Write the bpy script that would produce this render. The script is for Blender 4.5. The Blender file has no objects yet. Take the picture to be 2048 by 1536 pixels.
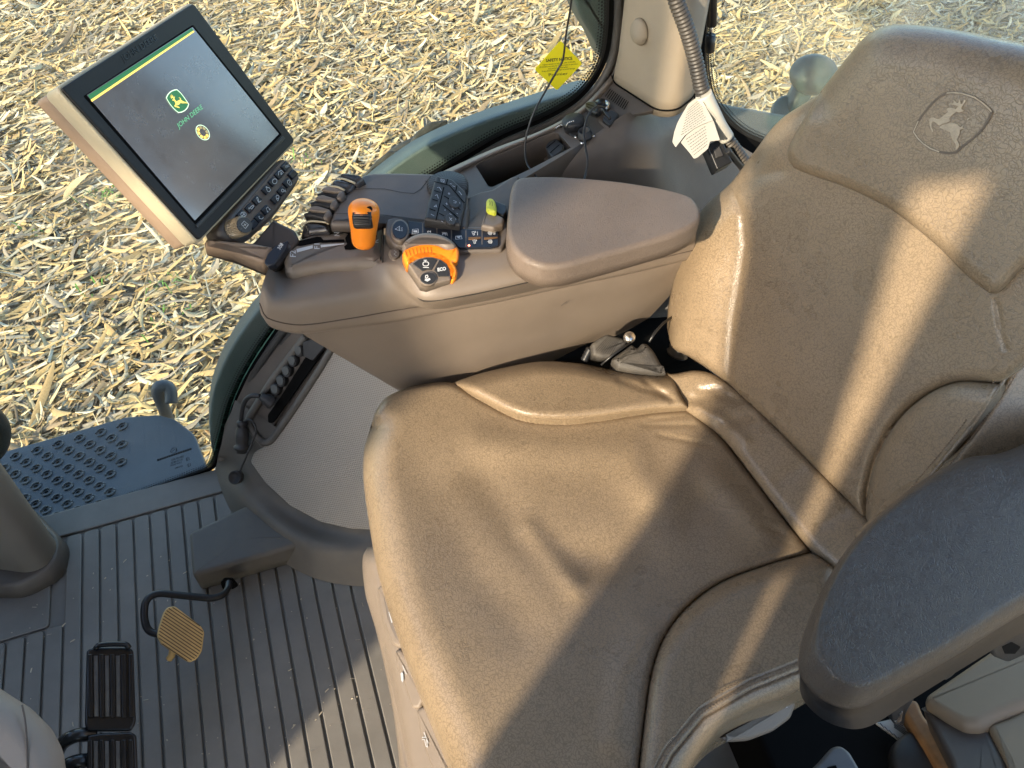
import bpy, bmesh, math, random
import numpy as np
from mathutils import Vector, Matrix
S = bpy.context.scene
C = S.collection
rnd = random.Random(7)
rng = np.random.default_rng(11)
# ------------------------------------------------------------------ camera
# x runs to the rear of the tractor, y to the driver's right, z up (metres, cab floor at 0)
CAMH, PITCH, YAW, FPX = 1.45, 48.0, -20.0, 1538.0
cam = bpy.data.cameras.new('camera'); co = bpy.data.objects.new('camera', cam); C.objects.link(co)
co.location = (0, 0, CAMH); co.rotation_euler = (math.radians(90 - PITCH), 0, math.radians(YAW))
cam.sensor_width = 36; cam.lens = FPX / 2048 * 36; cam.clip_start = 0.01; cam.clip_end = 500
S.camera = co
# ------------------------------------------------------------------ sky, sun, exposure
SUN_AZ, SUN_EL = 35.0, 24.0       # the light travels towards +x (rear) turned SUN_AZ degrees to +y, and down
w = bpy.data.worlds.new('World'); S.world = w; w.use_nodes = True
nt = w.node_tree; sk = nt.nodes.new('ShaderNodeTexSky'); sk.sky_type = 'NISHITA'; sk.sun_disc = False
sa = math.radians(SUN_AZ)
sun_from = Vector((-math.cos(sa) * math.cos(math.radians(SUN_EL)), -math.sin(sa) * math.cos(math.radians(SUN_EL)), math.sin(math.radians(SUN_EL))))
sk.sun_elevation = math.radians(SUN_EL); sk.sun_rotation = math.atan2(sun_from.x, sun_from.y)
nt.links.new(sk.outputs[0], nt.nodes['Background'].inputs[0]); nt.nodes['Background'].inputs[1].default_value = 0.15
sl = bpy.data.lights.new('sun', 'SUN'); sl.energy = 2.5; sl.angle = math.radians(1.2); sl.color = (1.0, 0.84, 0.62)
so = bpy.data.objects.new('sun', sl); C.objects.link(so)
so.rotation_euler = (-sun_from).to_track_quat('-Z', 'Y').to_euler(); so.location = sun_from * 20
S.view_settings.view_transform = 'Standard'; S.view_settings.look = 'None'
S.view_settings.exposure = 1.9; S.view_settings.gamma = 1.0
S.cycles.max_bounces = 8; S.cycles.transparent_max_bounces = 16; S.cycles.use_denoising = True
# ------------------------------------------------------------------ helpers
A3 = lambda *a: np.array(a, dtype=float)
t_, y_ = math.radians(PITCH), math.radians(YAW)
_M = np.array([[math.cos(y_), -math.sin(y_), 0], [math.sin(y_), math.cos(y_), 0], [0, 0, 1]])
FW = _M @ A3(0, math.cos(t_), -math.sin(t_)); UP = _M @ A3(0, math.sin(t_), math.cos(t_)); RT = _M @ A3(1, 0, 0)
CAM = A3(0, 0, CAMH)
def ray(px, py): return FW * FPX + RT * (px - 1024) + UP * (768 - py)
def P(px, py, x=None, y=None, z=None):
    D = ray(px, py)
    for v, a in ((x, 0), (y, 1), (z, 2)):
        if v is not None: return CAM + D * (v - CAM[a]) / D[a]
def nrm(v): return v / np.linalg.norm(v)
class Pl:
    def __init__(s, o, n, u=None):
        s.o = np.array(o, float); s.n = nrm(np.array(n, float))
        u = A3(1, 0, 0) if u is None else np.array(u, float)
        u = u - s.n * (u @ s.n); s.u = nrm(u); s.v = np.cross(s.n, s.u)
    def hit(s, px, py, off=0.0):
        D = ray(px, py); return CAM + D * (((s.o + s.n * off) - CAM) @ s.n) / (D @ s.n)
    def q(s, p): d = np.asarray(p) - s.o; return np.array([d @ s.u, d @ s.v])
    def pt(s, a, b, h=0.0): return s.o + s.u * a + s.v * b + s.n * h
    def q2(s, px, py, off=0.0): return s.q(s.hit(px, py, off))
def pl3(a, b, c, u=None):
    n = np.cross(b - a, c - a)
    if n @ (CAM - a) < 0: n = -n
    return Pl(a, n, u if u is not None else b - a)
def crom(pts, n, closed=False):
    p = np.array(pts, float); k = len(p)
    if k == 2: out = np.linspace(p[0], p[1], 60)
    else:
        if closed: q = np.vstack([p[-1], p, p[0], p[1]])
        else: q = np.vstack([2 * p[0] - p[1], p, 2 * p[-1] - p[-2]])
        out = []
        for i in range(1, len(q) - 2):
            a, b, c, d = q[i - 1], q[i], q[i + 1], q[i + 2]
            t = np.linspace(0, 1, 17)[:-1][:, None]
            m0, m1 = (c - a) / 2, (d - b) / 2
            L = np.linalg.norm(c - b)          # limit tangents on uneven spacing
            for m in (m0, m1):
                lm = np.linalg.norm(m)
                if lm > L: m *= L / lm
            out.append((2*t**3 - 3*t**2 + 1) * b + (t**3 - 2*t**2 + t) * m0 + (-2*t**3 + 3*t**2) * c + (t**3 - t**2) * m1)
        out = np.vstack(out + ([] if closed else [q[-2][None]]))
    if closed: out = np.vstack([out, out[:1]])
    s = np.concatenate([[0], np.cumsum(np.linalg.norm(np.diff(out, axis=0), axis=1))])
    tt = np.linspace(0, s[-1], n + 1 if closed else n)
    if closed: tt = tt[:-1]
    return np.stack([np.interp(tt, s, out[:, j]) for j in range(out.shape[1])], 1)
def rpoly(pts, r, seg=5):
    p = [np.array(q, float) for q in pts]; out = []; n = len(p)
    for i in range(n):
        a, b, c = p[i - 1], p[i], p[(i + 1) % n]
        la, lc = np.linalg.norm(a - b), np.linalg.norm(c - b)
        rr = min(r, la * .45, lc * .45); s, e = b + (a - b) / la * rr, b + (c - b) / lc * rr
        for k in range(seg + 1):
            t = k / seg; out.append((1-t)**2 * s + 2*t*(1-t) * b + t*t * e)
    return np.array(out)
def dist_poly(Q, L, closed=False):
    L = np.asarray(L, float); 
    if closed: L = np.vstack([L, L[:1]])
    best = np.full(len(Q), 1e9)
    for a, b in zip(L[:-1], L[1:]):
        ab = b - a; t = np.clip(((Q - a) @ ab) / max(ab @ ab, 1e-12), 0, 1)
        best = np.minimum(best, np.linalg.norm(Q - (a + t[:, None] * ab), axis=1))
    return best
ROOT = {}
def link(o, parent=None):
    C.objects.link(o)
    if parent is not None: o.parent = parent
    return o
def wo(parent):
    o = A3(0, 0, 0)
    while parent is not None: o = o + np.array(parent.location); parent = parent.parent
    return o
def mk(name, V, Fc, mat, parent=None, smooth=True, flat=None, uv=None):
    V = np.asarray(V, float) - wo(parent)
    me = bpy.data.meshes.new(name); me.from_pydata([tuple(v) for v in V], [], [tuple(int(i) for i in f_) for f_ in Fc])
    if smooth:
        me.polygons.foreach_set('use_smooth', [not (flat and i in flat) for i in range(len(me.polygons))])
    if uv is not None:
        l = me.uv_layers.new(name='UVMap'); ids = np.empty(len(me.loops), dtype=np.int32); me.loops.foreach_get('vertex_index', ids)
        l.data.foreach_set('uv', np.asarray(uv, dtype=np.float32)[ids].ravel())
    me.materials.append(mat); me.validate(); me.update()
    bm = bmesh.new(); bm.from_mesh(me); bmesh.ops.recalc_face_normals(bm, faces=bm.faces) if len(me.polygons) < 6000 else None; bm.to_mesh(me); bm.free()
    return link(bpy.data.objects.new(name, me), parent)
def tag(o, label=None, cat=None, group=None, kind=None):
    for k, v in (('label', label), ('category', cat), ('group', group), ('kind', kind)):
        if v: o[k] = v
    return o
def thing(name, label, cat, loc=(0, 0, 0), group=None):
    o = bpy.data.objects.new(name, None); C.objects.link(o); o.empty_display_size = .05
    o.location = tuple(float(v) for v in loc); return tag(o, label, cat, group)
def rings(rs, cap0=True, cap1=True, closed=True, base=0):
    """faces for a list of vertex rings (each the same length, stacked)"""
    n = len(rs[0]); F = []
    for i in range(len(rs) - 1):
        for j in range(n if closed else n - 1):
            a, b = base + i * n + j, base + i * n + (j + 1) % n
            F.append((a, b, b + n, a + n))
    fl = set()
    if cap0: fl.add(len(F)); F.append(tuple(base + j for j in range(n - 1, -1, -1)))
    if cap1: fl.add(len(F)); F.append(tuple(base + (len(rs) - 1) * n + j for j in range(n)))
    return F, fl
def inset(q, d):
    a = np.roll(q, 1, 0); b = np.roll(q, -1, 0)
    e1 = q - a; e2 = b - q
    e1 /= np.maximum(np.linalg.norm(e1, axis=1), 1e-9)[:, None]; e2 /= np.maximum(np.linalg.norm(e2, axis=1), 1e-9)[:, None]
    n1 = np.stack([-e1[:, 1], e1[:, 0]], 1); n2 = np.stack([-e2[:, 1], e2[:, 0]], 1)
    m = n1 + n2; L = np.linalg.norm(m, axis=1); m /= np.maximum(L, 1e-6)[:, None]
    c = np.clip((m * n1).sum(1), .5, 1)
    ar = 0.5 * np.sum(q[:, 0] * b[:, 1] - b[:, 0] * q[:, 1])
    return q + m * (d / c)[:, None] * (1 if ar > 0 else -1)
def slab_geo(pl, q, thick, bev, off=0.0, seg=4, draft=0.0):
    prof = [(-draft, off - thick)]
    for k in range(seg + 1):
        a = math.pi / 2 * k / seg; prof.append((bev * (1 - math.cos(a)), off - bev + bev * math.sin(a)))
    rs = [[pl.pt(a, b, h) for a, b in inset(q, i)] for i, h in prof]
    return rs
def slab(name, pl, px, thick, bev, mat, parent=None, off=0.0, r=None, seg=4, smooth_n=None, draft=0.0):
    px = np.array(px, float)
    if smooth_n: px = crom(px, smooth_n, True)
    elif r: px = rpoly(px, r)
    q = np.array([pl.q2(a, b, off) for a, b in px])
    rs = slab_geo(pl, q, thick, bev, off, seg, draft); F, fl = rings(rs)
    return mk(name, np.vstack(rs), F, mat, parent, flat=fl)
def slabs(name, pl, pxs, thick, bev, mat, parent=None, off=0.0, r=None, seg=3):
    V = []; F = []; fl = set(); base = 0
    for px in pxs:
        px = np.array(px, float)
        if r: px = rpoly(px, r)
        q = np.array([pl.q2(a, b, off) for a, b in px]); rs = slab_geo(pl, q, thick, bev, off, seg)
        f, l = rings(rs, base=base); fl |= {i + len(F) for i in l}; F += f; V.append(np.vstack(rs)); base += sum(len(x) for x in rs)
    return mk(name, np.vstack(V), F, mat, parent, flat=fl)
def wbox(name, c, size, axes, bev, mat, parent=None):
    """box centred at c, axes = (u, v, n) unit vectors, size along them; rounded top and bottom edges"""
    u, v, n = [nrm(np.array(a, float)) for a in axes]; hx, hy, hz = [s / 2 for s in size]
    pl = Pl(np.array(c) + n * hz, n, u); b = min(bev, hx * .9, hy * .9, hz * .9)
    q = rpoly([(-hx, -hy), (hx, -hy), (hx, hy), (-hx, hy)], b * 1.2, 3)
    top = [[pl.pt(a, bb, h) for a, bb in inset(q, i)] for i, h in [(b * (1 - math.cos(k * math.pi / 8)), -2 * hz + b * (1 - math.sin(k * math.pi / 8))) for k in range(4, -1, -1)]]
    bt = [[pl.pt(a, bb, h) for a, bb in inset(q, i)] for i, h in [(b * (1 - math.cos(k * math.pi / 8)), -b + b * math.sin(k * math.pi / 8)) for k in range(0, 5)]]
    rs = top + bt; F, fl = rings(rs); return mk(name, np.vstack(rs), F, mat, parent, flat=fl)
def coons(top, right, bottom, left, nu, nv):
    """px curves: top and bottom run left->right, left and right run top->bottom"""
    T, B, L, R = crom(top, nu), crom(bottom, nu), crom(left, nv), crom(right, nv)
    u = np.linspace(0, 1, nu)[None, :, None]; v = np.linspace(0, 1, nv)[:, None, None]
    G = (1-v)*T[None] + v*B[None] + (1-u)*L[:, None] + u*R[:, None] - ((1-u)*(1-v)*T[0] + u*(1-v)*T[-1] + (1-u)*v*B[0] + u*v*B[-1])
    return G
def patch(name, pl, top, right, bottom, left, hfun, redge, skirt, mat, parent=None, nu=120, nv=120, roll=None):
    """padded surface: px Coons patch on plane pl, height hfun(px, q), edges rolled over with radius redge, side skirt below"""
    G = coons(top, right, bottom, left, nu, nv); px = G.reshape(-1, 2)
    q = np.array([pl.q2(a, b) for a, b in px]); Q = q.reshape(nv, nu, 2)
    h = np.asarray(hfun(px, q), float) * np.ones(len(px))
    edges = dict(top=Q[0], bottom=Q[-1], left=Q[:, 0], right=Q[:, -1])
    for k, e in edges.items():
        r = (roll or {}).get(k, redge)
        if r <= 0: continue
        d = dist_poly(q, e[::3] if len(e) % 3 == 1 else np.vstack([e[::3], e[-1:]]))
        t = np.clip(1 - d / r, 0, 1); h = h - r * (1 - np.sqrt(np.maximum(0, 1 - t * t)))
    V = np.array([pl.hit(a, b, hh) for (a, b), hh in zip(px, h)])
    F = [(i*nu + j, i*nu + j + 1, (i+1)*nu + j + 1, (i+1)*nu + j) for i in range(nv-1) for j in range(nu-1)]
    bd = list(range(nu)) + [i*nu + nu-1 for i in range(1, nv)] + [(nv-1)*nu + j for j in range(nu-2, -1, -1)] + [i*nu for i in range(nv-2, 0, -1)]
    base = len(V); low = V[bd] - pl.n * skirt; V = np.vstack([V, low]); m = len(bd)
    for j in range(m): F.append((bd[j], bd[(j+1) % m], base + (j+1) % m, base + j))
    o = mk(name, V, F, mat, parent); me = o.data
    bm = bmesh.new(); bm.from_mesh(me); bmesh.ops.recalc_face_normals(bm, faces=bm.faces)
    if sum((f_.normal.dot(Vector(pl.n)) for f_ in list(bm.faces)[:200])) < 0: bmesh.ops.reverse_faces(bm, faces=bm.faces)
    bm.to_mesh(me); bm.free(); return o
def tube_geo(pts, r, n=12, closed=False, prof=None, squash=None):
    p = np.array(pts, float); k = len(p); t = np.gradient(p, axis=0); t /= np.maximum(np.linalg.norm(t, axis=1), 1e-9)[:, None]
    ref = A3(0, 0, 1) if abs(t[0][2]) < .9 else A3(1, 0, 0); a = nrm(np.cross(t[0], ref)); rs = []
    for i in range(k):
        a = nrm(a - t[i] * (a @ t[i])); b = np.cross(t[i], a); rr = r[i] if hasattr(r, '__len__') else r
        rs.append([p[i] + rr * (math.cos(x) * a + math.sin(x) * b) for x in np.linspace(0, 2*math.pi, n, endpoint=False)])
    return rs
def tube(name, pts, r, mat, parent=None, n=12, smooth_n=None):
    if smooth_n: pts = crom(pts, smooth_n)
    rs = tube_geo(pts, r, n); F, fl = rings(rs); return mk(name, np.vstack(rs), F, mat, parent, flat=fl)
def tubes(name, lst, r, mat, parent=None, n=8, smooth_n=None):
    V = []; F = []; fl = set(); base = 0
    for pts in lst:
        if smooth_n: pts = crom(pts, smooth_n)
        rs = tube_geo(pts, r, n); f, l = rings(rs, base=base); fl |= {i + len(F) for i in l}; F += f; v = np.vstack(rs); V.append(v); base += len(v)
    return mk(name, np.vstack(V), F, mat, parent, flat=fl)
def lathe(name, o, axis, prof, mat, parent=None, n=32, ribs=0, depth=0.0, ref=None, cap=True):
    ax = nrm(np.array(axis, float)); ref = A3(1, 0, 0) if ref is None and abs(ax[0]) < .9 else (A3(0, 1, 0) if ref is None else np.array(ref, float))
    a = nrm(ref - ax * (ref @ ax)); b = np.cross(ax, a); rs = []
    if ribs: n = ribs * 6
    for pr_ in prof:
        r, h = pr_[0], pr_[1]; rb = depth if (len(pr_) > 2 and pr_[2]) else 0
        rs.append([np.array(o) + ax * h + (r - (rb if ribs and (k % 6) >= 3 else 0)) * (math.cos(x) * a + math.sin(x) * b) for k, x in enumerate(np.linspace(0, 2*math.pi, n, endpoint=False))])
    F, fl = rings(rs, cap, cap); return mk(name, np.vstack(rs), F, mat, parent, flat=fl)
def ribbon_geo(pl, px, wid, off, closed=False):
    q = np.array([pl.q2(a, b, off) for a, b in px])
    if closed: q = np.vstack([q, q[:1]])
    V = []; F = []
    for i, c in enumerate(q):
        if closed and i in (0, len(q) - 1): d1, d0 = q[1] - q[0], q[-1] - q[-2]
        else: d1 = q[min(i+1, len(q)-1)] - c; d0 = c - q[max(i-1, 0)]
        if np.linalg.norm(d1) < 1e-9: d1 = d0
        if np.linalg.norm(d0) < 1e-9: d0 = d1
        d = nrm(nrm(d1) + nrm(d0) + 1e-9); nn = np.array([-d[1], d[0]]) * wid / 2 / max(.5, abs(d @ nrm(d1)))
        V += [pl.pt(*(c + nn), off), pl.pt(*(c - nn), off)]
    for i in range(len(q) - 1): F.append((2*i, 2*i+1, 2*i+3, 2*i+2))
    return V, F
def marks(name, pl, lines, wid, off, mat, parent=None, fills=(), closed=False):
    """printed strokes and filled shapes on a surface, one thin mesh"""
    V = []; F = []
    for L in lines:
        cl = closed or (len(L) > 2 and tuple(L[0]) == tuple(L[-1]))
        v, f_ = ribbon_geo(pl, L[:-1] if (cl and tuple(L[0]) == tuple(L[-1])) else L, wid, off, cl); b = len(V); V += v; F += [tuple(i + b for i in x) for x in f_]
    for L in fills:
        b = len(V); V += [pl.hit(x, y, off) for x, y in L]; F.append(tuple(range(b, b + len(L))))
    return mk(name, V, F, mat, parent, smooth=False)
def circ(cx, cy, rx, ry=None, rot=0, n=24, a0=0, a1=360):
    ry = rx if ry is None else ry; r_ = math.radians(rot); out = []
    full = abs(a1 - a0) >= 360
    for k in range(n if full else n + 1):
        a = math.radians(a0 + (a1 - a0) * k / n); x, y = rx * math.cos(a), ry * math.sin(a)
        out.append((cx + x * math.cos(r_) - y * math.sin(r_), cy + x * math.sin(r_) + y * math.cos(r_)))
    return out
def text_geo(s, bold=0.0):
    cu = bpy.data.curves.new('t', 'FONT'); cu.body = s; cu.resolution_u = 3; cu.offset = bold
    o = bpy.data.objects.new('t', cu); C.objects.link(o); dg = bpy.context.evaluated_depsgraph_get(); dg.update()
    me = bpy.data.meshes.new_from_object(o.evaluated_get(dg)); v = np.array([x.co[:2] for x in me.vertices]); f_ = [tuple(p.vertices) for p in me.polygons]
    bpy.data.objects.remove(o); bpy.data.curves.remove(cu); bpy.data.meshes.remove(me); return v, f_
def lettering(name, pl, items, off, mat, parent=None, bold=0.0, lines=(), lw=.0005, fills=()):
    """items: (string, baseline start px, baseline end px, cap height px point above start)"""
    V = []; F = []
    for s, a, b, up in items:
        v, f_ = text_geo(s, bold)
        if not len(v): continue
        mn, mx = v[:, 0].min(), v[:, 0].max(); capH = .7 if not s.islower() else .7
        A, B, U = pl.hit(*a, off), pl.hit(*b, off), pl.hit(*up, off)
        base = len(V); V += [A + (B - A) * ((x - mn) / (mx - mn)) + (U - A) * (y / capH) for x, y in v]; F += [tuple(i + base for i in ff) for ff in f_]
    for L in lines:
        cl = len(L) > 2 and tuple(L[0]) == tuple(L[-1]); v, f_ = ribbon_geo(pl, L[:-1] if cl else L, lw, off, cl); b = len(V); V += v; F += [tuple(i + b for i in x) for x in f_]
    for L in fills: b = len(V); V += [pl.hit(x, y, off) for x, y in L]; F.append(tuple(range(b, b + len(L))))
    return mk(name, V, F, mat, parent, smooth=False)
# ------------------------------------------------------------------ materials
def nodes(m):
    m.use_nodes = True; nt = m.node_tree; return nt, nt.nodes['Principled BSDF'], (lambda t, **k: _n(nt, t, **k)), nt.links.new
def _n(nt, t, **k):
    n = nt.nodes.new('ShaderNode' + t)
    for a, b in k.items():
        if a.startswith('i_'):
            key = a[2:]; n.inputs[int(key) if key.isdigit() else key.replace('_', ' ')].default_value = b
        else: setattr(n, a, b)
    return n
def srgb(*c): return tuple((x / 255 / 12.92 if x / 255 <= .04045 else ((x / 255 + .055) / 1.055) ** 2.4) for x in c)
def mat(name, col, rough=.5, bump=0.0, bscale=900, var=.12, vscale=14, spec=.5, metal=0.0, coat=0.0, emit=None, dust=0.0, dustcol=(.32, .27, .2)):
    m = bpy.data.materials.new(name); nt, b, N, L = nodes(m)
    b.inputs['Roughness'].default_value = rough; b.inputs['Specular IOR Level'].default_value = spec; b.inputs['Metallic'].default_value = metal; b.inputs['Coat Weight'].default_value = coat
    tc = N('TexCoord'); no = N('TexNoise', i_Scale=vscale, i_Detail=6.0, i_Roughness=.65); L(tc.outputs['Object'], no.inputs['Vector'])
    cr = N('ValToRGB'); cr.color_ramp.elements[0].position = .3; cr.color_ramp.elements[1].position = .72
    cr.color_ramp.elements[0].color = (*[c * (1 - var) for c in col], 1); cr.color_ramp.elements[1].color = (*[min(1, c * (1 + var)) for c in col], 1)
    L(no.outputs['Fac'], cr.inputs[0]); last = cr.outputs[0]
    if dust > 0:
        n2 = N('TexNoise', i_Scale=3.3, i_Detail=9.0, i_Roughness=.7); L(tc.outputs['Object'], n2.inputs['Vector'])
        r2 = N('ValToRGB'); r2.color_ramp.elements[0].position = .42; r2.color_ramp.elements[1].position = .75; r2.color_ramp.elements[1].color = (dust, dust, dust, 1); L(n2.outputs['Fac'], r2.inputs[0])
        mx = N('MixRGB'); mx.inputs[2].default_value = (*dustcol, 1); L(r2.outputs[0], mx.inputs[0]); L(last, mx.inputs[1]); last = mx.outputs[0]
    L(last, b.inputs['Base Color'])
    rr = N('MapRange', i_To_Min=max(0, rough - .08), i_To_Max=min(1, rough + .1)); L(no.outputs['Fac'], rr.inputs[0]); L(rr.outputs[0], b.inputs['Roughness'])
    if bump > 0:
        n3 = N('TexNoise', i_Scale=bscale, i_Detail=3.0); L(tc.outputs['Object'], n3.inputs['Vector'])
        bp = N('Bump', i_Strength=bump, i_Distance=.001); L(n3.outputs['Fac'], bp.inputs['Height']); L(bp.outputs[0], b.inputs['Normal'])
    if emit: b.inputs['Emission Color'].default_value = (*emit[0], 1); b.inputs['Emission Strength'].default_value = emit[1]
    return m
def leather(name, col, scale=300, rough=.36, strength=.8, crease=.45):
    m = bpy.data.materials.new(name); nt, b, N, L = nodes(m)
    tc = N('TexCoord'); wn = N('TexNoise', i_Scale=60.0, i_Detail=3.0); L(tc.outputs['Object'], wn.inputs['Vector'])
    mxv = N('MixRGB', blend_type='LINEAR_LIGHT'); mxv.inputs[0].default_value = .012; L(tc.outputs['Object'], mxv.inputs[1]); L(wn.outputs['Color'], mxv.inputs[2])
    mp = N('Mapping'); mp.inputs['Scale'].default_value = (1.0, .8, 1.0); L(mxv.outputs[0], mp.inputs[0])
    v1 = N('TexVoronoi', feature='DISTANCE_TO_EDGE', i_Scale=float(scale)); L(mp.outputs[0], v1.inputs['Vector'])
    v2 = N('TexVoronoi', feature='DISTANCE_TO_EDGE', i_Scale=float(scale) * .27); L(mp.outputs[0], v2.inputs['Vector'])
    c1 = N('MapRange', i_From_Min=0.0, i_From_Max=.13); L(v1.outputs[0], c1.inputs[0])
    c2 = N('MapRange', i_From_Min=0.0, i_From_Max=.035); L(v2.outputs[0], c2.inputs[0])
    msk = N('TexNoise', i_Scale=7.0, i_Detail=4.0); L(tc.outputs['Object'], msk.inputs['Vector'])
    mr = N('MapRange', i_From_Min=.5, i_From_Max=.8); L(msk.outputs['Fac'], mr.inputs[0])
    # deep creases only here and there
    mm = N('MixRGB'); mm.inputs[1].default_value = (1, 1, 1, 1); L(mr.outputs[0], mm.inputs[0]); L(c2.outputs[0], mm.inputs[2])
    ht = N('Math', operation='MULTIPLY_ADD', i_1=.65); L(c1.outputs[0], ht.inputs[0])
    h2 = N('Math', operation='MULTIPLY', i_1=.28); L(mm.outputs[0], h2.inputs[0]); L(h2.outputs[0], ht.inputs[2])
    fine = N('TexNoise', i_Scale=11.0, i_Detail=3.0, i_Roughness=.5); L(tc.outputs['Object'], fine.inputs['Vector'])
    f2 = N('Math', operation='MULTIPLY_ADD', i_1=1.5); L(fine.outputs['Fac'], f2.inputs[0]); L(ht.outputs[0], f2.inputs[2])
    bp = N('Bump', i_Strength=strength, i_Distance=.0008); L(f2.outputs[0], bp.inputs['Height']); L(bp.outputs[0], b.inputs['Normal'])
    cr = N('ValToRGB'); cr.color_ramp.elements[0].position = .35; cr.color_ramp.elements[1].position = .7
    cr.color_ramp.elements[0].color = (*[c * .92 for c in col], 1); cr.color_ramp.elements[1].color = (*[c * 1.07 for c in col], 1)
    L(fine.outputs['Fac'], cr.inputs[0])
    cm = N('MixRGB', blend_type='MULTIPLY'); L(cr.outputs[0], cm.inputs[1]); cm.inputs[0].default_value = 1
    dk = N('MapRange', i_To_Min=crease, i_To_Max=1.0); hh = N('Math', operation='MULTIPLY'); L(c1.outputs[0], hh.inputs[0]); L(mm.outputs[0], hh.inputs[1]); L(hh.outputs[0], dk.inputs[0])
    L(dk.outputs[0], cm.inputs[2]); L(cm.outputs[0], b.inputs['Base Color'])
    rr = N('MapRange', i_To_Min=rough - .06, i_To_Max=rough + .14); L(fine.outputs['Fac'], rr.inputs[0]); L(rr.outputs[0], b.inputs['Roughness'])
    b.inputs['Specular IOR Level'].default_value = .5
    return m
M = {}
M['leather'] = leather('seat_leather', (.266, .200, .130), 225, .25, .30, .66)
M['leather_pad'] = leather('pad_leather', (.165, .128, .102), 420, .42, .45, .75)
M['leather_arm'] = leather('armrest_leather', (.082, .066, .052), 420, .30, .6, .75)
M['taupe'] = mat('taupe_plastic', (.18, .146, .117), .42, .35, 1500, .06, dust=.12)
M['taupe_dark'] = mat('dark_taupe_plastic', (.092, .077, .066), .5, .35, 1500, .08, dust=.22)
M['deck'] = mat('deck_plastic', (.105, .088, .078), .42, .3, 1600, .08, dust=.2)
M['pedal_box'] = mat('grey_brown_plastic', (.10, .092, .082), .55, .4, 1300, .08, dust=.2)
M['mat_rubber'] = mat('floor_rubber', (.175, .165, .148), .5, .5, 700, .16, 9, dust=.35, dustcol=(.15, .12, .095))
M['trim'] = mat('beige_trim', (.29, .24, .175), .6, .5, 1200, .06, dust=.1)
M['trim_side'] = mat('beige_trim_panel', (.40, .34, .26), .6, .3, 1200, .05)
M['black'] = mat('black_plastic', (.014, .015, .017), .32, .15, 1500, .1)
M['black_soft'] = mat('soft_black_plastic', (.02, .021, .024), .5, .3, 1500, .1, dust=.1)
M['black_gloss'] = mat('gloss_black_rubber', (.018, .020, .023), .2, .05, 600, .1, dust=.07, dustcol=(.09, .08, .06))
M['key'] = mat('button_black', (.012, .016, .026), .28, .05, 1500, .05)
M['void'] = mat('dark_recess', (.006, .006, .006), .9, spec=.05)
M['orange'] = mat('orange_plastic', (.95, .27, .015), .36, .1, 900, .05, coat=.15)
M['yellow_sw'] = mat('yellow_green_plastic', (.62, .66, .06), .45, .1, 900, .05)
M['white'] = mat('white_print', (.62, .63, .63), .5, var=.03)
M['greyprint'] = mat('grey_print', (.35, .37, .4), .5, var=.03)
M['chrome'] = mat('metal', (.75, .73, .7), .25, metal=1.0)
M['gold_bezel'] = mat('champagne_housing', (.50, .43, .29), .38, .3, 1500, .04, coat=.1)
M['housing'] = mat('brown_housing', (.25, .18, .125), .5, .4, 1300, .08)
M['ochre'] = mat('ochre_plastic', (.74, .50, .20), .5, .3, 500, .16, 30, dust=.2, dustcol=(.2, .12, .05))
M['ochre_dark'] = mat('pedal_groove', (.14, .075, .03), .7)
M['brown_dark'] = mat('dark_brown', (.05, .035, .026), .5)
M['fender'] = mat('dusty_grey_green_paint', (.085, .112, .106), .5, .4, 500, .10, 4, dust=.45, dustcol=(.12, .14, .13))
M['tyre'] = mat('tyre_rubber', (.03, .03, .03), .8, .5, 200, .2, dust=.5)
M['stepm'] = mat('step_plate', (.075, .083, .095), .45, .4, 400, .15, 6, dust=.3, dustcol=(.10, .12, .14))
M['seal'] = mat('rubber_seal', (.045, .045, .044), .5, .4, 300, .2, dust=.5, dustcol=(.12, .10, .08))
M['yellow'] = mat('yellow_sticker', (.95, .84, .02), .4, var=.02)
M['ink'] = mat('black_print', (.02, .02, .02), .6)
M['paper'] = mat('white_label', (.42, .41, .365), .5, .3, 300, .03)
M['paper_ink'] = mat('label_print', (.07, .07, .07), .6)
M['hose'] = mat('corrugated_hose', (.028, .026, .025), .5, .1, 500, .1, dust=.3)
M['wood'] = mat('worn_wood', (.24, .12, .045), .55, .6, 60, .4, 25)
M['fabric_belt'] = mat('grey_webbing', (.14, .13, .12), .8, .6, 900, .2, 200)
M['bellows'] = mat('bellows_rubber', (.11, .09, .075), .7, .5, 800, .12, dust=.2)
M['beige'] = mat('beige_panel', (.26, .195, .125), .55, .3, 1200, .05)
M['greybox'] = mat('grey_case', (.12, .125, .13), .5, .3, 800, .08)
M['logo_tan'] = mat('embossed_light_leather', (.42, .35, .26), .5, .6, 1400, .15, 120)
M['logo_dark'] = mat('embossed_edge', (.12, .09, .065), .5, .4, 1400, .1)
M['scr_green'] = mat('screen_green', (.015, .09, .035), .35, emit=((.02, .16, .05), .3))
M['scr_yellow'] = mat('screen_yellow', (.7, .5, .05), .35, emit=((.75, .50, .10), .55))
M['scr_line'] = mat('screen_pale', (.5, .7, .5), .35, emit=((.5, .65, .42), .6))
M['scr_text'] = mat('screen_lettering', (.06, .2, .1), .35, emit=((.08, .28, .14), .6))
M['scr_khaki'] = mat('screen_khaki', (.2, .17, .08), .35, emit=((.22, .18, .08), .6))
M['bezel'] = mat('bezel_black', (.007, .0075, .009), .42, .2, 1800, .1, dust=.02, spec=.3)
M['led'] = mat('red_led', (.8, .1, .05), .4, emit=((1, .15, .08), 3))
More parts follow.
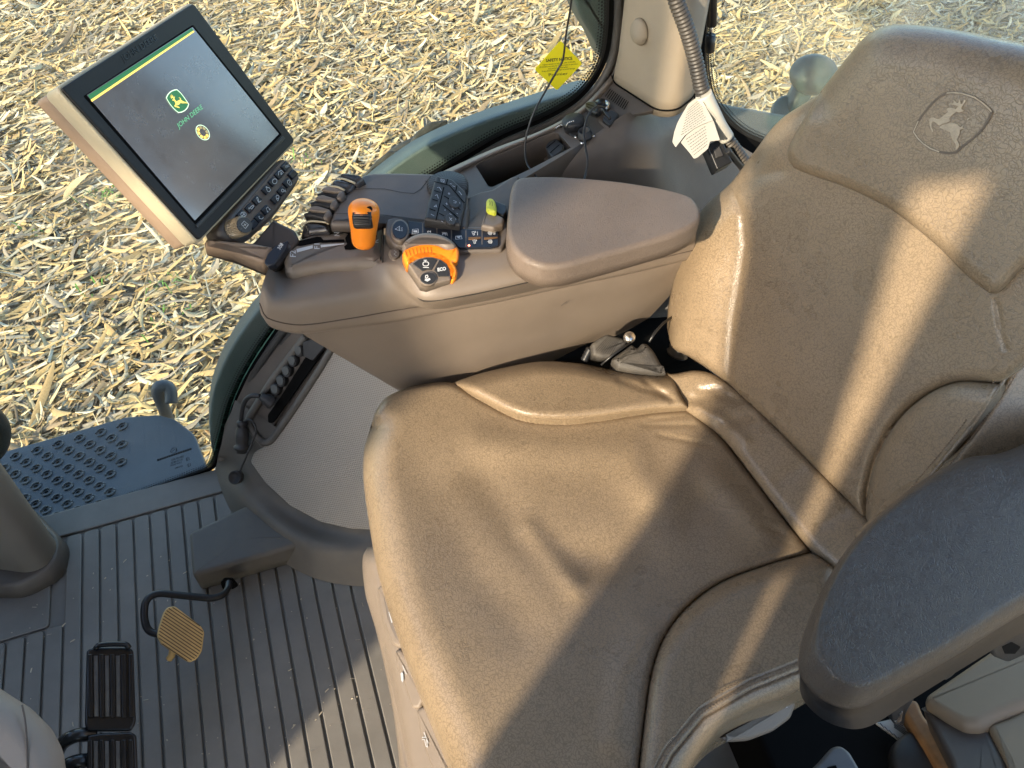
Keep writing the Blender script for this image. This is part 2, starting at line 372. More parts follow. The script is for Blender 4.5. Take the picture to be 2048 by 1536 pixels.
def perforated(name, col, hole, sp):
    m = bpy.data.materials.new(name); nt, b, N, L = nodes(m); b.inputs['Roughness'].default_value = .6
    tc = N('TexCoord'); mp = N('Mapping'); mp.inputs['Scale'].default_value = (1 / sp, 1 / sp, 1 / sp); L(tc.outputs['UV'], mp.inputs[0])
    sx = N('SeparateXYZ'); L(mp.outputs[0], sx.inputs[0]); fr = []
    for k in (0, 1):
        a = N('Math', operation='FRACT'); L(sx.outputs[k], a.inputs[0]); s = N('Math', operation='SUBTRACT', i_1=.5); L(a.outputs[0], s.inputs[0])
        q = N('Math', operation='MULTIPLY'); L(s.outputs[0], q.inputs[0]); L(s.outputs[0], q.inputs[1]); fr.append(q)
    ad = N('Math', operation='ADD'); L(fr[0].outputs[0], ad.inputs[0]); L(fr[1].outputs[0], ad.inputs[1])
    cm = N('MapRange', i_From_Min=.05, i_From_Max=.10); L(ad.outputs[0], cm.inputs[0])
    no = N('TexNoise', i_Scale=8.0, i_Detail=5.0); L(tc.outputs['Object'], no.inputs['Vector'])
    mx0 = N('MixRGB'); mx0.inputs[1].default_value = (*[c * .9 for c in col], 1); mx0.inputs[2].default_value = (*[c * 1.1 for c in col], 1); L(no.outputs['Fac'], mx0.inputs[0])
    mx = N('MixRGB'); mx.inputs[1].default_value = (*hole, 1); L(mx0.outputs[0], mx.inputs[2]); L(cm.outputs[0], mx.inputs[0]); L(mx.outputs[0], b.inputs['Base Color'])
    bp = N('Bump', i_Strength=.6, i_Distance=.001); L(cm.outputs[0], bp.inputs['Height']); L(bp.outputs[0], b.inputs['Normal'])
    return m
M['perf'] = perforated('perforated_trim', (.37, .335, .29), (.21, .19, .165), .0042)
def frit(name, n=4.0):
    """ceramic dot border of a window: solid at v=0, dots shrinking towards v=1"""
    m = bpy.data.materials.new(name); nt, b, N, L = nodes(m); b.inputs['Base Color'].default_value = (.008, .009, .01, 1); b.inputs['Roughness'].default_value = .3
    tc = N('TexCoord'); sx = N('SeparateXYZ'); L(tc.outputs['UV'], sx.inputs[0])
    sc = N('Math', operation='MULTIPLY', i_1=1.0); L(sx.outputs[0], sc.inputs[0])
    vv = N('Math', operation='MULTIPLY', i_1=n); L(sx.outputs[1], vv.inputs[0]); row = N('Math', operation='FLOOR'); L(vv.outputs[0], row.inputs[0])
    of = N('Math', operation='MULTIPLY_ADD', i_1=.5); L(row.outputs[0], of.inputs[0]); L(sc.outputs[0], of.inputs[2])
    def c(x): 
        a = N('Math', operation='FRACT'); L(x, a.inputs[0]); s = N('Math', operation='SUBTRACT', i_1=.5); L(a.outputs[0], s.inputs[0]); q = N('Math', operation='MULTIPLY'); L(s.outputs[0], q.inputs[0]); L(s.outputs[0], q.inputs[1]); return q.outputs[0]
    ad = N('Math', operation='ADD'); L(c(of.outputs[0]), ad.inputs[0]); L(c(vv.outputs[0]), ad.inputs[1]); sq = N('Math', operation='SQRT'); L(ad.outputs[0], sq.inputs[0])
    rad = N('MapRange', i_From_Min=.0, i_From_Max=1.0, i_To_Min=.72, i_To_Max=.18); L(sx.outputs[1], rad.inputs[0])
    lt = N('Math', operation='LESS_THAN'); L(sq.outputs[0], lt.inputs[0]); L(rad.outputs[0], lt.inputs[1]); L(lt.outputs[0], b.inputs['Alpha'])
    return m
M['frit'] = frit('window_dot_border')
def glass(name, tint=(.93, .97, .95), haze=.03):
    m = bpy.data.materials.new(name); m.use_nodes = True; nt = m.node_tree; nt.nodes.clear(); L = nt.links.new
    out = nt.nodes.new('ShaderNodeOutputMaterial'); tr = nt.nodes.new('ShaderNodeBsdfTransparent'); gl = nt.nodes.new('ShaderNodeBsdfGlossy'); df = nt.nodes.new('ShaderNodeBsdfDiffuse')
    tr.inputs[0].default_value = (*tint, 1); gl.inputs['Roughness'].default_value = .02; df.inputs[0].default_value = (.6, .6, .55, 1)
    lw = nt.nodes.new('ShaderNodeLayerWeight'); pw = nt.nodes.new('ShaderNodeMath'); pw.operation = 'POWER'; pw.inputs[1].default_value = 5; L(lw.outputs['Facing'], pw.inputs[0]); fr = nt.nodes.new('ShaderNodeMath'); fr.operation = 'MULTIPLY_ADD'; fr.inputs[1].default_value = .9; fr.inputs[2].default_value = .03; L(pw.outputs[0], fr.inputs[0])
    mx = nt.nodes.new('ShaderNodeMixShader'); L(fr.outputs[0], mx.inputs[0]); L(tr.outputs[0], mx.inputs[1]); L(gl.outputs[0], mx.inputs[2])
    tc = nt.nodes.new('ShaderNodeTexCoord'); no = nt.nodes.new('ShaderNodeTexNoise'); no.inputs['Scale'].default_value = 5; no.inputs['Detail'].default_value = 10; L(tc.outputs['Object'], no.inputs['Vector'])
    mr = nt.nodes.new('ShaderNodeMapRange'); mr.inputs['From Min'].default_value = .35; mr.inputs['From Max'].default_value = .8; mr.inputs['To Max'].default_value = haze * 2.5; L(no.outputs['Fac'], mr.inputs[0])
    m2 = nt.nodes.new('ShaderNodeMixShader'); L(mr.outputs[0], m2.inputs[0]); L(mx.outputs[0], m2.inputs[1]); L(df.outputs[0], m2.inputs[2]); L(m2.outputs[0], out.inputs[0])
    return m
M['glass'] = glass('window_glass'); M['glass_dusty'] = glass('dusty_window_glass', (.90, .95, .92), .08)

M['base_black'] = mat('armrest_base_plastic', (.010, .010, .011), .4, .2, 1500, .1)
def join(a, b):
    """fold mesh b into mesh a, keeping b's material as a second slot"""
    ma, mb = a.data, b.data; na = len(ma.vertices); off = np.array(wo(b.parent)) - np.array(wo(a.parent))
    V = [tuple(v.co) for v in ma.vertices] + [tuple(np.array(v.co) + off) for v in mb.vertices]
    F = [tuple(p.vertices) for p in ma.polygons] + [tuple(i + na for i in p.vertices) for p in mb.polygons]; k = len(ma.polygons); sm = [p.use_smooth for p in ma.polygons]
    me = bpy.data.meshes.new(ma.name); me.from_pydata(V, [], F); me.materials.append(ma.materials[0]); me.materials.append(mb.materials[0])
    me.polygons.foreach_set('material_index', [0 if i < k else 1 for i in range(len(F))]); me.polygons.foreach_set('use_smooth', sm + [False] * (len(F) - k)); me.update()
    a.data = me; bpy.data.objects.remove(b)
# ================================================================== SETTING: field, cab floor
GZ = -1.6
def ground_mat():
    m = bpy.data.materials.new('stubble_soil'); nt, b, N, L = nodes(m); b.inputs['Roughness'].default_value = .95
    tc = N('TexCoord'); n1 = N('TexNoise', i_Scale=9.0, i_Detail=12.0, i_Roughness=.75, i_Distortion=.6); L(tc.outputs['Object'], n1.inputs['Vector'])
    cr = N('ValToRGB'); e = cr.color_ramp.elements; e[0].position = .3; e[0].color = (.18, .13, .075, 1); e[1].position = .75; e[1].color = (.45, .35, .2, 1)
    x = e.new(.5); x.color = (.34, .26, .155, 1); L(n1.outputs['Fac'], cr.inputs[0]); L(cr.outputs[0], b.inputs['Base Color'])
    bp = N('Bump', i_Strength=1.0, i_Distance=.05); L(n1.outputs['Fac'], bp.inputs['Height']); L(bp.outputs[0], b.inputs['Normal']); return m
_s = 400
tag(mk('ground', [(-_s, -_s, GZ), (_s, -_s, GZ), (_s, _s, GZ), (-_s, _s, GZ)], [(0, 1, 2, 3)], ground_mat(), smooth=False), kind='structure')
def husk_mat():
    m = bpy.data.materials.new('dry_husk'); nt, b, N, L = nodes(m); b.inputs['Roughness'].default_value = .62
    at = N('Attribute', attribute_name='tone'); tc = N('TexCoord'); no = N('TexNoise', i_Scale=90.0, i_Detail=4.0); L(tc.outputs['Object'], no.inputs['Vector'])
    mr = N('MapRange', i_To_Min=.62, i_To_Max=1.25); L(no.outputs['Fac'], mr.inputs[0]); mx = N('MixRGB', blend_type='MULTIPLY'); mx.inputs[0].default_value = 1
    L(at.outputs['Color'], mx.inputs[1]); L(mr.outputs[0], mx.inputs[2]); L(mx.outputs[0], b.inputs['Base Color']); return m
HM = husk_mat()
def field():
    # leaves, husks and stalk pieces lying on the field, in the area the cab windows look on to
    n = 120000
    X = rng.uniform(-6.5, 8.5, n * 3); Y = rng.uniform(1.2, 12.5, n * 3)
    keep = (np.abs(X - .36 * Y) < 1.9 + .62 * Y); X, Y = X[keep][:n], Y[keep][:n]; n = len(X)
    kind = rng.random(n); stalk = kind < .13; big = kind > .82
    Ln = rng.gamma(2.6, .036, n) + .022; Ln[big] *= 1.25; Wd = rng.uniform(.004, .014, n); Wd[big] *= 1.7
    Ln[stalk] = rng.uniform(.07, .26, stalk.sum()); Wd[stalk] = rng.uniform(.008, .016, stalk.sum())
    az = np.where(rng.random(n) < .45, rng.uniform(0, 6.28, n), rng.normal(.3, .6, n))
    tilt = np.abs(rng.normal(0, .17, n)); tilt[stalk] *= .5; roll = rng.normal(0, .45, n); bend = rng.normal(0, .7, n); bend[stalk] = 0; curl = rng.normal(0, .5, n); curl[stalk] = 0
    z0 = rng.uniform(0.0, .035, n) + .008
    K = 5; t = np.linspace(-.5, .5, K)
    V = np.zeros((n, K, 3, 3))
    d = np.stack([np.cos(az), np.sin(az), np.zeros(n)], 1); s = np.stack([-np.sin(az), np.cos(az), np.zeros(n)], 1); up = np.array([0, 0, 1.])
    for k in range(K):
        along = t[k] * Ln; side = bend * t[k] ** 2 * Ln * .8; zz = np.sin(tilt) * along + np.abs(curl) * (t[k] ** 2) * Ln * .7
        wk = Wd * np.where(stalk, .8, (1 - (2 * abs(t[k])) ** 2.5 * .75)); rk = roll + curl * t[k] * 1.6
        c = np.stack([X, Y, GZ + z0 + zz + .5 * np.sin(tilt) * Ln], 1) + d * (along * np.cos(tilt))[:, None] + s * side[:, None]
        for j, (o, h) in enumerate(((-1, 0), (0, .38), (1, 0))):
            hh = np.where(stalk, 1.1, h) * wk * (j == 1)
            off = s * (o * wk * np.cos(rk))[:, None] + up * (o * wk * np.sin(rk) + hh)[:, None]
            V[:, k, j] = c + off
    V[..., 2] = np.maximum(V[..., 2], GZ + .002)
    base = (np.arange(n) * K * 3)[:, None, None, None]
    f = np.array([[[k*3 + j, k*3 + j + 1, (k+1)*3 + j + 1, (k+1)*3 + j] for j in range(2)] for k in range(K - 1)])[None]
    Fc = (base + f).reshape(-1, 4)
    me = bpy.data.meshes.new('corn_residue'); me.vertices.add(n * K * 3); me.vertices.foreach_set('co', V.reshape(-1).astype(np.float32))
    me.loops.add(len(Fc) * 4); me.loops.foreach_set('vertex_index', Fc.reshape(-1).astype(np.int32)); me.polygons.add(len(Fc)); me.polygons.foreach_set('loop_start', np.arange(0, len(Fc) * 4, 4, dtype=np.int32))
    me.polygons.foreach_set('use_smooth', np.ones(len(Fc), bool)); me.update(calc_edges=True)
    pal = np.array([(.66, .47, .20), (.70, .54, .28), (.50, .35, .15), (.72, .62, .42), (.40, .28, .15), (.34, .28, .20), (.46, .38, .25), (.56, .37, .15), (.26, .19, .11)])
    ci = rng.choice(len(pal), n, p=[.2, .19, .13, .15, .08, .08, .09, .05, .03]); col = pal[ci] * rng.uniform(.60, 1.02, (n, 1))
    a = me.color_attributes.new('tone', 'FLOAT_COLOR', 'POINT'); cc = np.ones((n, K * 3, 4), np.float32); cc[:, :, :3] = col[:, None]; a.data.foreach_set('color', cc.reshape(-1))
    me.materials.append(HM); o = bpy.data.objects.new('corn_residue', me); C.objects.link(o)
    tag(o, 'dry chopped corn leaves, husks and stalks covering the field outside', 'corn residue', kind='stuff')
    # small green weeds among the residue
    V = []; F = []; cs = [P(230, 400, z=GZ), P(325, 590, z=GZ), P(340, 650, z=GZ), P(600, 345, z=GZ), P(60, 480, z=GZ), P(200, 600, z=GZ)]
    for c0, m_ in zip(cs, (60, 14, 12, 22, 6, 8)):
        for _ in range(m_):
            c = c0 + np.array([rnd.gauss(0, .09), rnd.gauss(0, .07), .03]); a_ = rnd.uniform(0, 6.28); L_ = rnd.uniform(.03, .09); h = rnd.uniform(.02, .08); b = len(V)
            dd = A3(math.cos(a_), math.sin(a_), 0); ss = A3(-dd[1], dd[0], 0) * .004
            V += [c - ss, c + ss, c + dd * L_ * .6 + A3(0, 0, h) + ss, c + dd * L_ * .6 + A3(0, 0, h) - ss, c + dd * L_ + A3(0, 0, h * .8)]; F += [(b, b+1, b+2, b+3), (b+3, b+2, b+4)]
    tag(mk('green_weeds', V, F, mat('weed_green', (.12, .26, .04), .6, var=.3)), 'small green weeds sprouting between the corn leaves', 'weeds', kind='stuff')
field()
# cab floor: flat sheet, rubber ribs with narrow grooves between them
FZ = Pl((0, 0, 0), (0, 0, 1))
fl_v = [(-1.6, -.35, -.006), (1.0, -.35, -.006), (1.0, 1.215, -.006), (-1.6, 1.215, -.006)]
tag(mk('floor', fl_v + [(x, y, z - .08) for x, y, z in fl_v], [(0, 1, 2, 3), (7, 6, 5, 4), (0, 4, 5, 1), (1, 5, 6, 2), (2, 6, 7, 3), (3, 7, 4, 0)], M['mat_rubber'], smooth=False), kind='structure')
def floor_mat():
    V = []; F = []; fl = set(); base = 0
    def strip(x0, x1, y0, y1, z=0.0, b=.0022, r=.008):
        nonlocal base, F, fl
        q = rpoly([(x0, y0), (x1, y0), (x1, y1), (x0, y1)], r, 3); rs = slab_geo(Pl((0, 0, z), (0, 0, 1)), q, .0055, b, 0, 2)
        f, l = rings(rs, base=base); fl |= {i + len(F) for i in l}; F += f; V.append(np.vstack(rs)); base += sum(len(a) for a in rs)
    # flat border along the window and round the ribs
    strip(-1.35, -.245, 1.145, 1.212); strip(-.24, .25, .955, 1.21)
    x = -1.33; p = .0345; k = 0
    while x < .30:
        yt = 1.139 if x < -.245 else .945
        if x < -.60: strip(x, x + p - .0045, -.3, .93 if x < -.63 else 1.139)
        else: strip(x, x + p - .0045, -.3, yt)
        x += p; k += 1
    strip(-1.33, -.635, .935, 1.139)
    return mk('floor_mat', np.vstack(V), F, M['mat_rubber'], flat=fl)
tag(floor_mat(), 'grey brown ribbed rubber mat covering the cab floor', 'floor mat')
# ================================================================== EXTERIOR PARTS SEEN THROUGH THE GLASS
GL = Pl((0, 1.22, 0), (0, -1, 0), (1, 0, 0))
OUT = Pl((0, 1.34, 0), (0, -1, .25), (1, 0, 0))
slab('fender', Pl((0, 1.30, 0), (0, -1, .12), (1, 0, 0)), [(452, 960), (428, 915), (420, 860), (427, 785), (455, 712), (500, 642), (560, 572), (640, 470), (720, 392), (775, 345), (850, 294), (950, 250), (1080, 206), (1150, 185), (1178, 176), (1215, 190), (1215, 260), (1000, 420), (800, 560), (650, 760), (560, 900), (500, 975)],
     .05, .006, M['fender'], None, smooth_n=140)
tag(bpy.data.objects['fender'], 'dusty grey green fender strip curving below the side window', 'fender')
tag(slab('outer_post', Pl((0, 1.30, 0), (0, -1, 0), (1, 0, 0)), [(1128, -60), (1165, 40), (1192, 84), (1212, 130), (1260, 140), (1270, -60)], .06, .008, M['fender'], r=12),
    'dark grey green post crossing the upper right corner of the side window', 'post')
tag(slab('fender', Pl(P(1500, 250, y=1.36), (-.1, -.75, .8), (1, 0, 0)), [(1425, 208), (1470, 210), (1540, 222), (1600, 232), (1660, 240), (1720, 420), (1640, 460), (1520, 420), (1460, 300)], .05, .012, M['fender'], smooth_n=90),
    'dusty grey green rear fender beyond the rear side window', 'fender')
t = thing('tyre_shoulder', 'dark rubber tyre shoulder rising above the fender strip', 'tyre', P(820, 290, y=1.5))
TY = Pl(P(820, 290, y=1.5), (0, -.8, .6), (1, 0, 0))
slab('sidewall', TY, [(700, 420), (742, 332), (790, 290), (848, 262), (900, 262), (960, 250), (900, 320), (800, 400)], .2, .02, M['tyre'], t, r=10)
for q in ([(735, 345), (752, 322), (780, 300), (800, 304), (790, 322), (762, 348)], [(822, 285), (835, 262), (862, 243), (897, 238), (895, 252), (862, 268), (845, 290)]):
    slab('tread_lug', TY, q, .08, .006, M['tyre'], t, off=.03, r=5)
# ribbed tail lamp housing on the rear fender
t = thing('ribbed_lamp_housing', 'dark green ribbed dome on a short neck outside the rear glass', 'lamp housing', P(1600, 215, y=1.45))
dn = nrm(A3(-.25, -.55, .8)); dc = P(1625, 150, y=1.45); DP = Pl(dc, -FW, RT)
def dome():
    rs = []; 
    for k in range(26):
        a = math.pi / 2 * k / 25; r = math.cos(a); h = math.sin(a) * .045 + (.0014 if k % 2 else 0)
        rs.append([DP.pt(.058 * r * (1 - (.0 if k % 2 else .025)) * math.cos(x) + .004 * math.sin(a), .05 * r * math.sin(x) - .008 * math.sin(a), h) for x in np.linspace(0, 2*math.pi, 48, endpoint=False)])
    F, fl = rings(rs); return mk('dome', np.vstack(rs), F, M['ribdome'], t)
M['ribdome'] = mat('dark_green_plastic', (.035, .06, .055), .35, dust=.4, dustcol=(.2, .22, .2)); dome()
tube('neck', [P(1612, 165, y=1.47), P(1590, 205, y=1.47), P(1578, 235, y=1.46)], .028, M['ribdome'], t, 16)
lathe('base', P(1578, 226, y=1.45), (-.1, -.75, .8), [(.0, -.01), (.045, -.01), (.045, .0), (.038, .004), (.0, .004)], M['fender'], t)
# step platform outside, with raised oval grips
t = thing('step_platform', 'blue grey metal step platform with oval grips outside the front glass', 'step', P(200, 940, z=-.10))
SP = Pl((0, 0, -.10), (0, 0, 1))
slab('tread_plate', SP, [(-260, 1000), (-120, 938), (0, 905), (250, 834), (316, 829), (350, 838), (386, 866), (392, 876), (412, 930), (470, 1010), (380, 1100), (60, 1250), (-260, 1250)], .03, .004, M['stepm'], t, r=6)
def grips():
    mask = [(-190, 545), (-60, 545), (95, 505), (760, 322), (795, 350), (790, 560), (735, 640), (725, 745), (620, 845), (470, 885), (320, 940), (-190, 1100)]
    def inside(x, y):
        c = False
        for i in range(len(mask)):
            (x1, y1), (x2, y2) = mask[i - 1], mask[i]
            if (y1 > y) != (y2 > y) and x < (x2 - x1) * (y - y1) / (y2 - y1) + x1: c = not c
        return c
    L1 = []; D = []
    for i in range(-9, 9):
        for j in range(-3, 18):
            x, y = 95 + i * 131 + j * 64, 530 - i * 37 + j * 36.5
            if not inside(x, y): continue
            X, Y = x / 3.073, 740 + y / 3.073
            for a0, a1 in ((200, 330), (20, 150), (-22, 12)):
                L1.append([tuple(SP.hit(px_, py_, .002)) for px_, py_ in circ(X, Y, 10.5, 6.2, -28, 8, a0, a1)])
            D.append(circ(X, Y, 4.2, 2.0, -28, 12))
    o = tubes('oval_grips', L1, .0024, M['stepm'], t, 6)
    join(o, marks('drain_holes', SP, [], .001, .0008, M['void'], t, fills=D))
grips()
tag(tube('grab_hook', [P(338, 845, y=1.56), P(326, 812, y=1.56), P(315, 785, y=1.56), P(318, 773, y=1.56), P(334, 772, y=1.56), P(341, 782, y=1.55), P(343, 806, y=1.53)], .016, M['stepm'], None, 12, 30), 'short grey hooked handle standing at the outer edge of the step', 'handle')
tag(tube('mirror_arm', [P(-60, 800, y=1.28), P(-14, 835, y=1.27), P(0, 868, y=1.27), P(-14, 905, y=1.27), P(-60, 930, y=1.28)], .02, M['black_soft'], None, 14, 30), 'black rounded bar at the left edge beyond the front glass', 'bar')
# ================================================================== WINDOWS
W = [(-420, 1240), (-250, 1188), (0, 1099), (100, 1062), (250, 1004), (400, 948), (428, 934), (440, 910), (452, 868), (470, 805), (503, 735), (560, 650), (636, 552), (720, 468), (830, 381), (883, 347), (910, 330), (1000, 277), (1088, 239), (1150, 203), (1190, 160), (1213, 112), (1222, 55), (1224, 0), (1232, -160), (1250, -700)]
WS = crom(W, 400)
t = thing('window', 'large clear side window with a curved black dotted border', 'window', GL.hit(900, 300))
gq = np.vstack([WS, [(700, -1500), (-1300, -1300)]])
def sheet(name, pl, px, th, m, par, off=0.0):
    q = [pl.hit(a, b, off) for a, b in px]; n = len(q); V = q + [p - pl.n * th for p in q]
    F = [tuple(range(n)), tuple(range(2*n - 1, n - 1, -1))] + [(i, (i+1) % n, n + (i+1) % n, n + i) for i in range(n)]
    return mk(name, V, F, m, par, smooth=False)
sheet('glass_pane', GL, gq, .005, M['glass'], t)
def edge_strip(name, pl, px, w0, w1, off, m, par, rows=5.0, nseg=500):
    """strip beside the traced window edge, from w0 to w1 metres inwards, uv for the dots"""
    c = crom(px, nseg); q = np.array([pl.q2(a, b, off) for a, b in c]); d = np.gradient(q, axis=0); d /= np.linalg.norm(d, axis=1)[:, None]
    nn = np.stack([-d[:, 1], d[:, 0]], 1); s = np.concatenate([[0], np.cumsum(np.linalg.norm(np.diff(q, axis=0), axis=1))])
    V = []; U = []
    for i in range(nseg): V += [pl.pt(*(q[i] + nn[i] * w0), off), pl.pt(*(q[i] + nn[i] * w1), off)]; U += [(s[i] / abs(w1 - w0) * rows, 0), (s[i] / abs(w1 - w0) * rows, 1)]
    F = [(2*i, 2*i+1, 2*i+3, 2*i+2) for i in range(nseg - 1)]
    return mk(name, V, F, m, par, smooth=False, uv=U)
SG = 1 if True else -1
def side_sign(pl, px):
    # +1 when the strip normal points up and left of the traced curve (into the pane)
    c = crom(px, 200); q = np.array([pl.q2(a, b) for a, b in c]); i = 100; d = q[i+1] - q[i]; nn = np.array([-d[1], d[0]]); p0 = c[i]
    a = pl.pt(*(q[i] + nn * .5)); rel = a - CAM; s_ = np.array([1024 + FPX * (rel @ RT) / (rel @ FW), 768 - FPX * (rel @ UP) / (rel @ FW)]) - p0
    return 1 if s_ @ np.array([-1, -1]) > 0 else -1
sg = side_sign(GL, W)
edge_strip('dot_border', GL, W, sg * .005, sg * .027, .004, M['frit'], t, rows=4.0)
edge_strip('black_border', GL, W, -sg * .004, sg * .0055, .002, M['void'], t, nseg=300)
M['glass_edge'] = mat('green_glass_edge', (.16, .36, .29), .25, var=.25, vscale=60)
lo_e = [(428, 934), (440, 906), (455, 860), (474, 800), (508, 732), (566, 645), (600, 596)]
edge_strip('glass_edge', GL, lo_e, sg * .006, sg * .017, .004, M['glass_edge'], t, nseg=80)
def seal(px, pl, r, name, par, dx):
    c = crom(px, 160); q = np.array([pl.q2(a, b) for a, b in c]); d = np.gradient(q, axis=0); d /= np.linalg.norm(d, axis=1)[:, None]; nn = np.stack([-d[:, 1], d[:, 0]], 1)
    return tube(name, [pl.pt(*(a - n_ * dx), .006) for a, n_ in zip(q, nn)], r, M['seal'], par, 10)
seal(W[6:], GL, .008, 'rubber_seal', t, sg * .010)
seal(W[6:], GL, .009, 'window_frame', t, sg * .026)
edge_strip('frame_flange', GL, W[6:], -sg * .012, -sg * .10, -.002, M['seal'], t, nseg=200)
# printed glass maker's marks at the lower corner
marks('glass_marking', GL, [[(315, 921), (384, 898)], [(341, 903), (345, 896), (352, 896), (354, 902), (349, 906), (343, 906), (341, 903)], [(344, 903), (349, 899), (353, 901)]], .0012, .0015, M['ink'], t,
      fills=[[(315 + k * 4.6, 922.5 - k * 1.55), (318.6 + k * 4.6, 921.3 - k * 1.55), (317.8 + k * 4.6, 917.3 - k * 1.55), (314.2 + k * 4.6, 918.5 - k * 1.55)] for k in range(15)])
lettering('glass_lettering', GL, [('43R-001582', (343, 922), (368, 914), (342, 918.5)), ('AS2 M66 DOT-459', (342, 928), (366, 920), (341, 924.5)), ('TRANSP 70 PCT', (341, 933), (364, 926), (340, 930)), ('LAMINATED', (350, 938), (366, 933), (349, 935)), ('E1', (373, 922), (379, 920), (372, 916)), ('E1', (376, 934), (382, 932), (375, 928))], .0015, M['ink'], t, bold=.01)
# rear side window with its own border
t = thing('window', 'dusty rear side window pane behind the seat and gas strut', 'window', P(1500, 200, y=1.24))
RW = [(1420, -600), (1410, 0), (1405, 120), (1415, 190), (1440, 235), (1475, 268), (1515, 288), (1560, 300), (1700, 330), (1900, 380)]
RGL = Pl((0, 1.24, 0), (0, -1, 0), (1, 0, 0))
sheet('glass_pane', RGL, np.vstack([crom(RW, 120), [(2700, 500), (2700, -900)]]), .005, M['glass_dusty'], t)
sg2 = 1
def sgn(pl, px, towards):
    c = crom(px, 200); q = np.array([pl.q2(a, b) for a, b in c]); i = 120; d = q[i+1] - q[i]; nn = np.array([-d[1], d[0]]); a = pl.pt(*(q[i] + nn * .5)); rel = a - CAM
    s_ = np.array([1024 + FPX * (rel @ RT) / (rel @ FW), 768 - FPX * (rel @ UP) / (rel @ FW)]) - c[i]; return 1 if s_ @ np.array(towards) > 0 else -1
sg2 = sgn(RGL, RW[3:], (1, -1))
edge_strip('dot_border', RGL, RW, sg2 * .004, sg2 * .026, .001, M['frit'], t)
edge_strip('black_border', RGL, RW, -sg2 * .03, sg2 * .005, .002, M['void'], t, nseg=200)

def debris():
    V = []; F = []
    for _ in range(170):
        a, b = rnd.uniform(20, 830), rnd.uniform(1010, 1530); c = P(a, b, z=.0012); 
        if c[1] > 1.1 or c[0] > .1: continue
        L_ = rnd.choice((.0006, .0009, .0012, .0016, .002, .005)); an = rnd.uniform(0, 3.14); d = A3(math.cos(an), math.sin(an), 0) * L_; n_ = A3(-d[1], d[0], 0) / L_ * rnd.uniform(.0005, .0011); k = len(V)
        V += [c - d - n_, c + d - n_, c + d * .8 + n_ + A3(0, 0, .0008), c - d * .8 + n_ + A3(0, 0, .0008)]; F.append((k, k+1, k+2, k+3))
    tag(mk('floor_debris', V, F, mat('pale_chaff', (.5, .44, .33), .8, var=.3), smooth=False), 'small pale chaff and dust specks scattered on the floor mat', 'debris', kind='stuff')
debris()
# ================================================================== RIGHT HAND SIDE OF THE CAB
def loft(name, rows, nu, nv, m, par, closed_back=None, uvpl=None):
    """smooth surface through rows of world points"""
    R_ = [crom(np.array(r), nu) for r in rows]; G = np.stack(R_)       # rows x nu x 3
    cols = [crom(G[:, j], nv) for j in range(nu)]; G = np.stack(cols, 1)
    V = G.reshape(-1, 3); F = [(i*nu + j, i*nu + j+1, (i+1)*nu + j+1, (i+1)*nu + j) for i in range(nv-1) for j in range(nu-1)]
    if closed_back is not None:      # give it thickness: a second sheet pushed along closed_back
        b = len(V); V = np.vstack([V, V + np.array(closed_back)]); F += [tuple(b + k for k in f_[::-1]) for f_ in F]
        bd = list(range(nu)) + [i*nu + nu-1 for i in range(1, nv)] + [(nv-1)*nu + j for j in range(nu-2, -1, -1)] + [i*nu for i in range(nv-2, 0, -1)]
        F += [(bd[j], b + bd[j], b + bd[(j+1) % len(bd)], bd[(j+1) % len(bd)]) for j in range(len(bd))]
    uv = None
    if uvpl is not None: uv = np.array([uvpl.q(v) for v in V])
    o = mk(name, V, F, m, par, uv=uv)
    bm = bmesh.new(); bm.from_mesh(o.data); bmesh.ops.recalc_face_normals(bm, faces=bm.faces)
    fs = list(bm.faces)[:50]; cc = wo(par)
    if sum(1 if f_.normal.dot(Vector(CAM - (np.array(f_.calc_center_median()) + cc))) > 0 else -1 for f_ in fs) < 0 and closed_back is None: bmesh.ops.reverse_faces(bm, faces=bm.faces)
    bm.to_mesh(o.data); bm.free(); return o
def pad(name, pl, px, thick, bev, m, par, crown=.0, n=160, seg=7):
    c = crom(px, n, True); q = np.array([pl.q2(a, b) for a, b in c]); prof = [(0, -thick), (0, -thick * .6)]
    for k in range(seg + 1): a = math.pi / 2 * k / seg; prof.append((bev * (1 - math.cos(a)), -bev + bev * math.sin(a)))
    rs = [[pl.pt(a, b, h) for a, b in inset(q, i)] for i, h in prof]; last = inset(q, bev); ce = last.mean(0)
    for s in (.92, .8, .6, .4, .2, .05): rs.append([pl.pt(*(ce + (p - ce) * s), crown * (1 - s * s)) for p in last])
    F, fl = rings(rs); return mk(name, np.vstack(rs), F, m, par, flat=fl)
def cut(o, pl, px, depth, up=.03, off=0.0, r=4, mat_in=None):
    """sink a hole of the traced outline into a closed mesh"""
    px = rpoly(px, r); q = np.array([pl.q2(a, b, off) for a, b in px])
    rs = [[pl.pt(a, b, off - depth) for a, b in q], [pl.pt(a, b, off + up) for a, b in q]]; F, fl = rings(rs)
    c = mk('cutter', np.vstack(rs), F, mat_in or o.data.materials[0], None, smooth=False)
    md = o.modifiers.new('b', 'BOOLEAN'); md.object = c; md.operation = 'DIFFERENCE'; md.solver = 'EXACT'
    dg = bpy.context.evaluated_depsgraph_get(); dg.update(); me = bpy.data.meshes.new_from_object(o.evaluated_get(dg)); o.modifiers.clear()
    if len(me.polygons) > 5: o.data = me
    bpy.data.objects.remove(c)
M['flap'] = mat('dusty_grey_rubber', (.085, .088, .085), .6, .3, 800, .15)
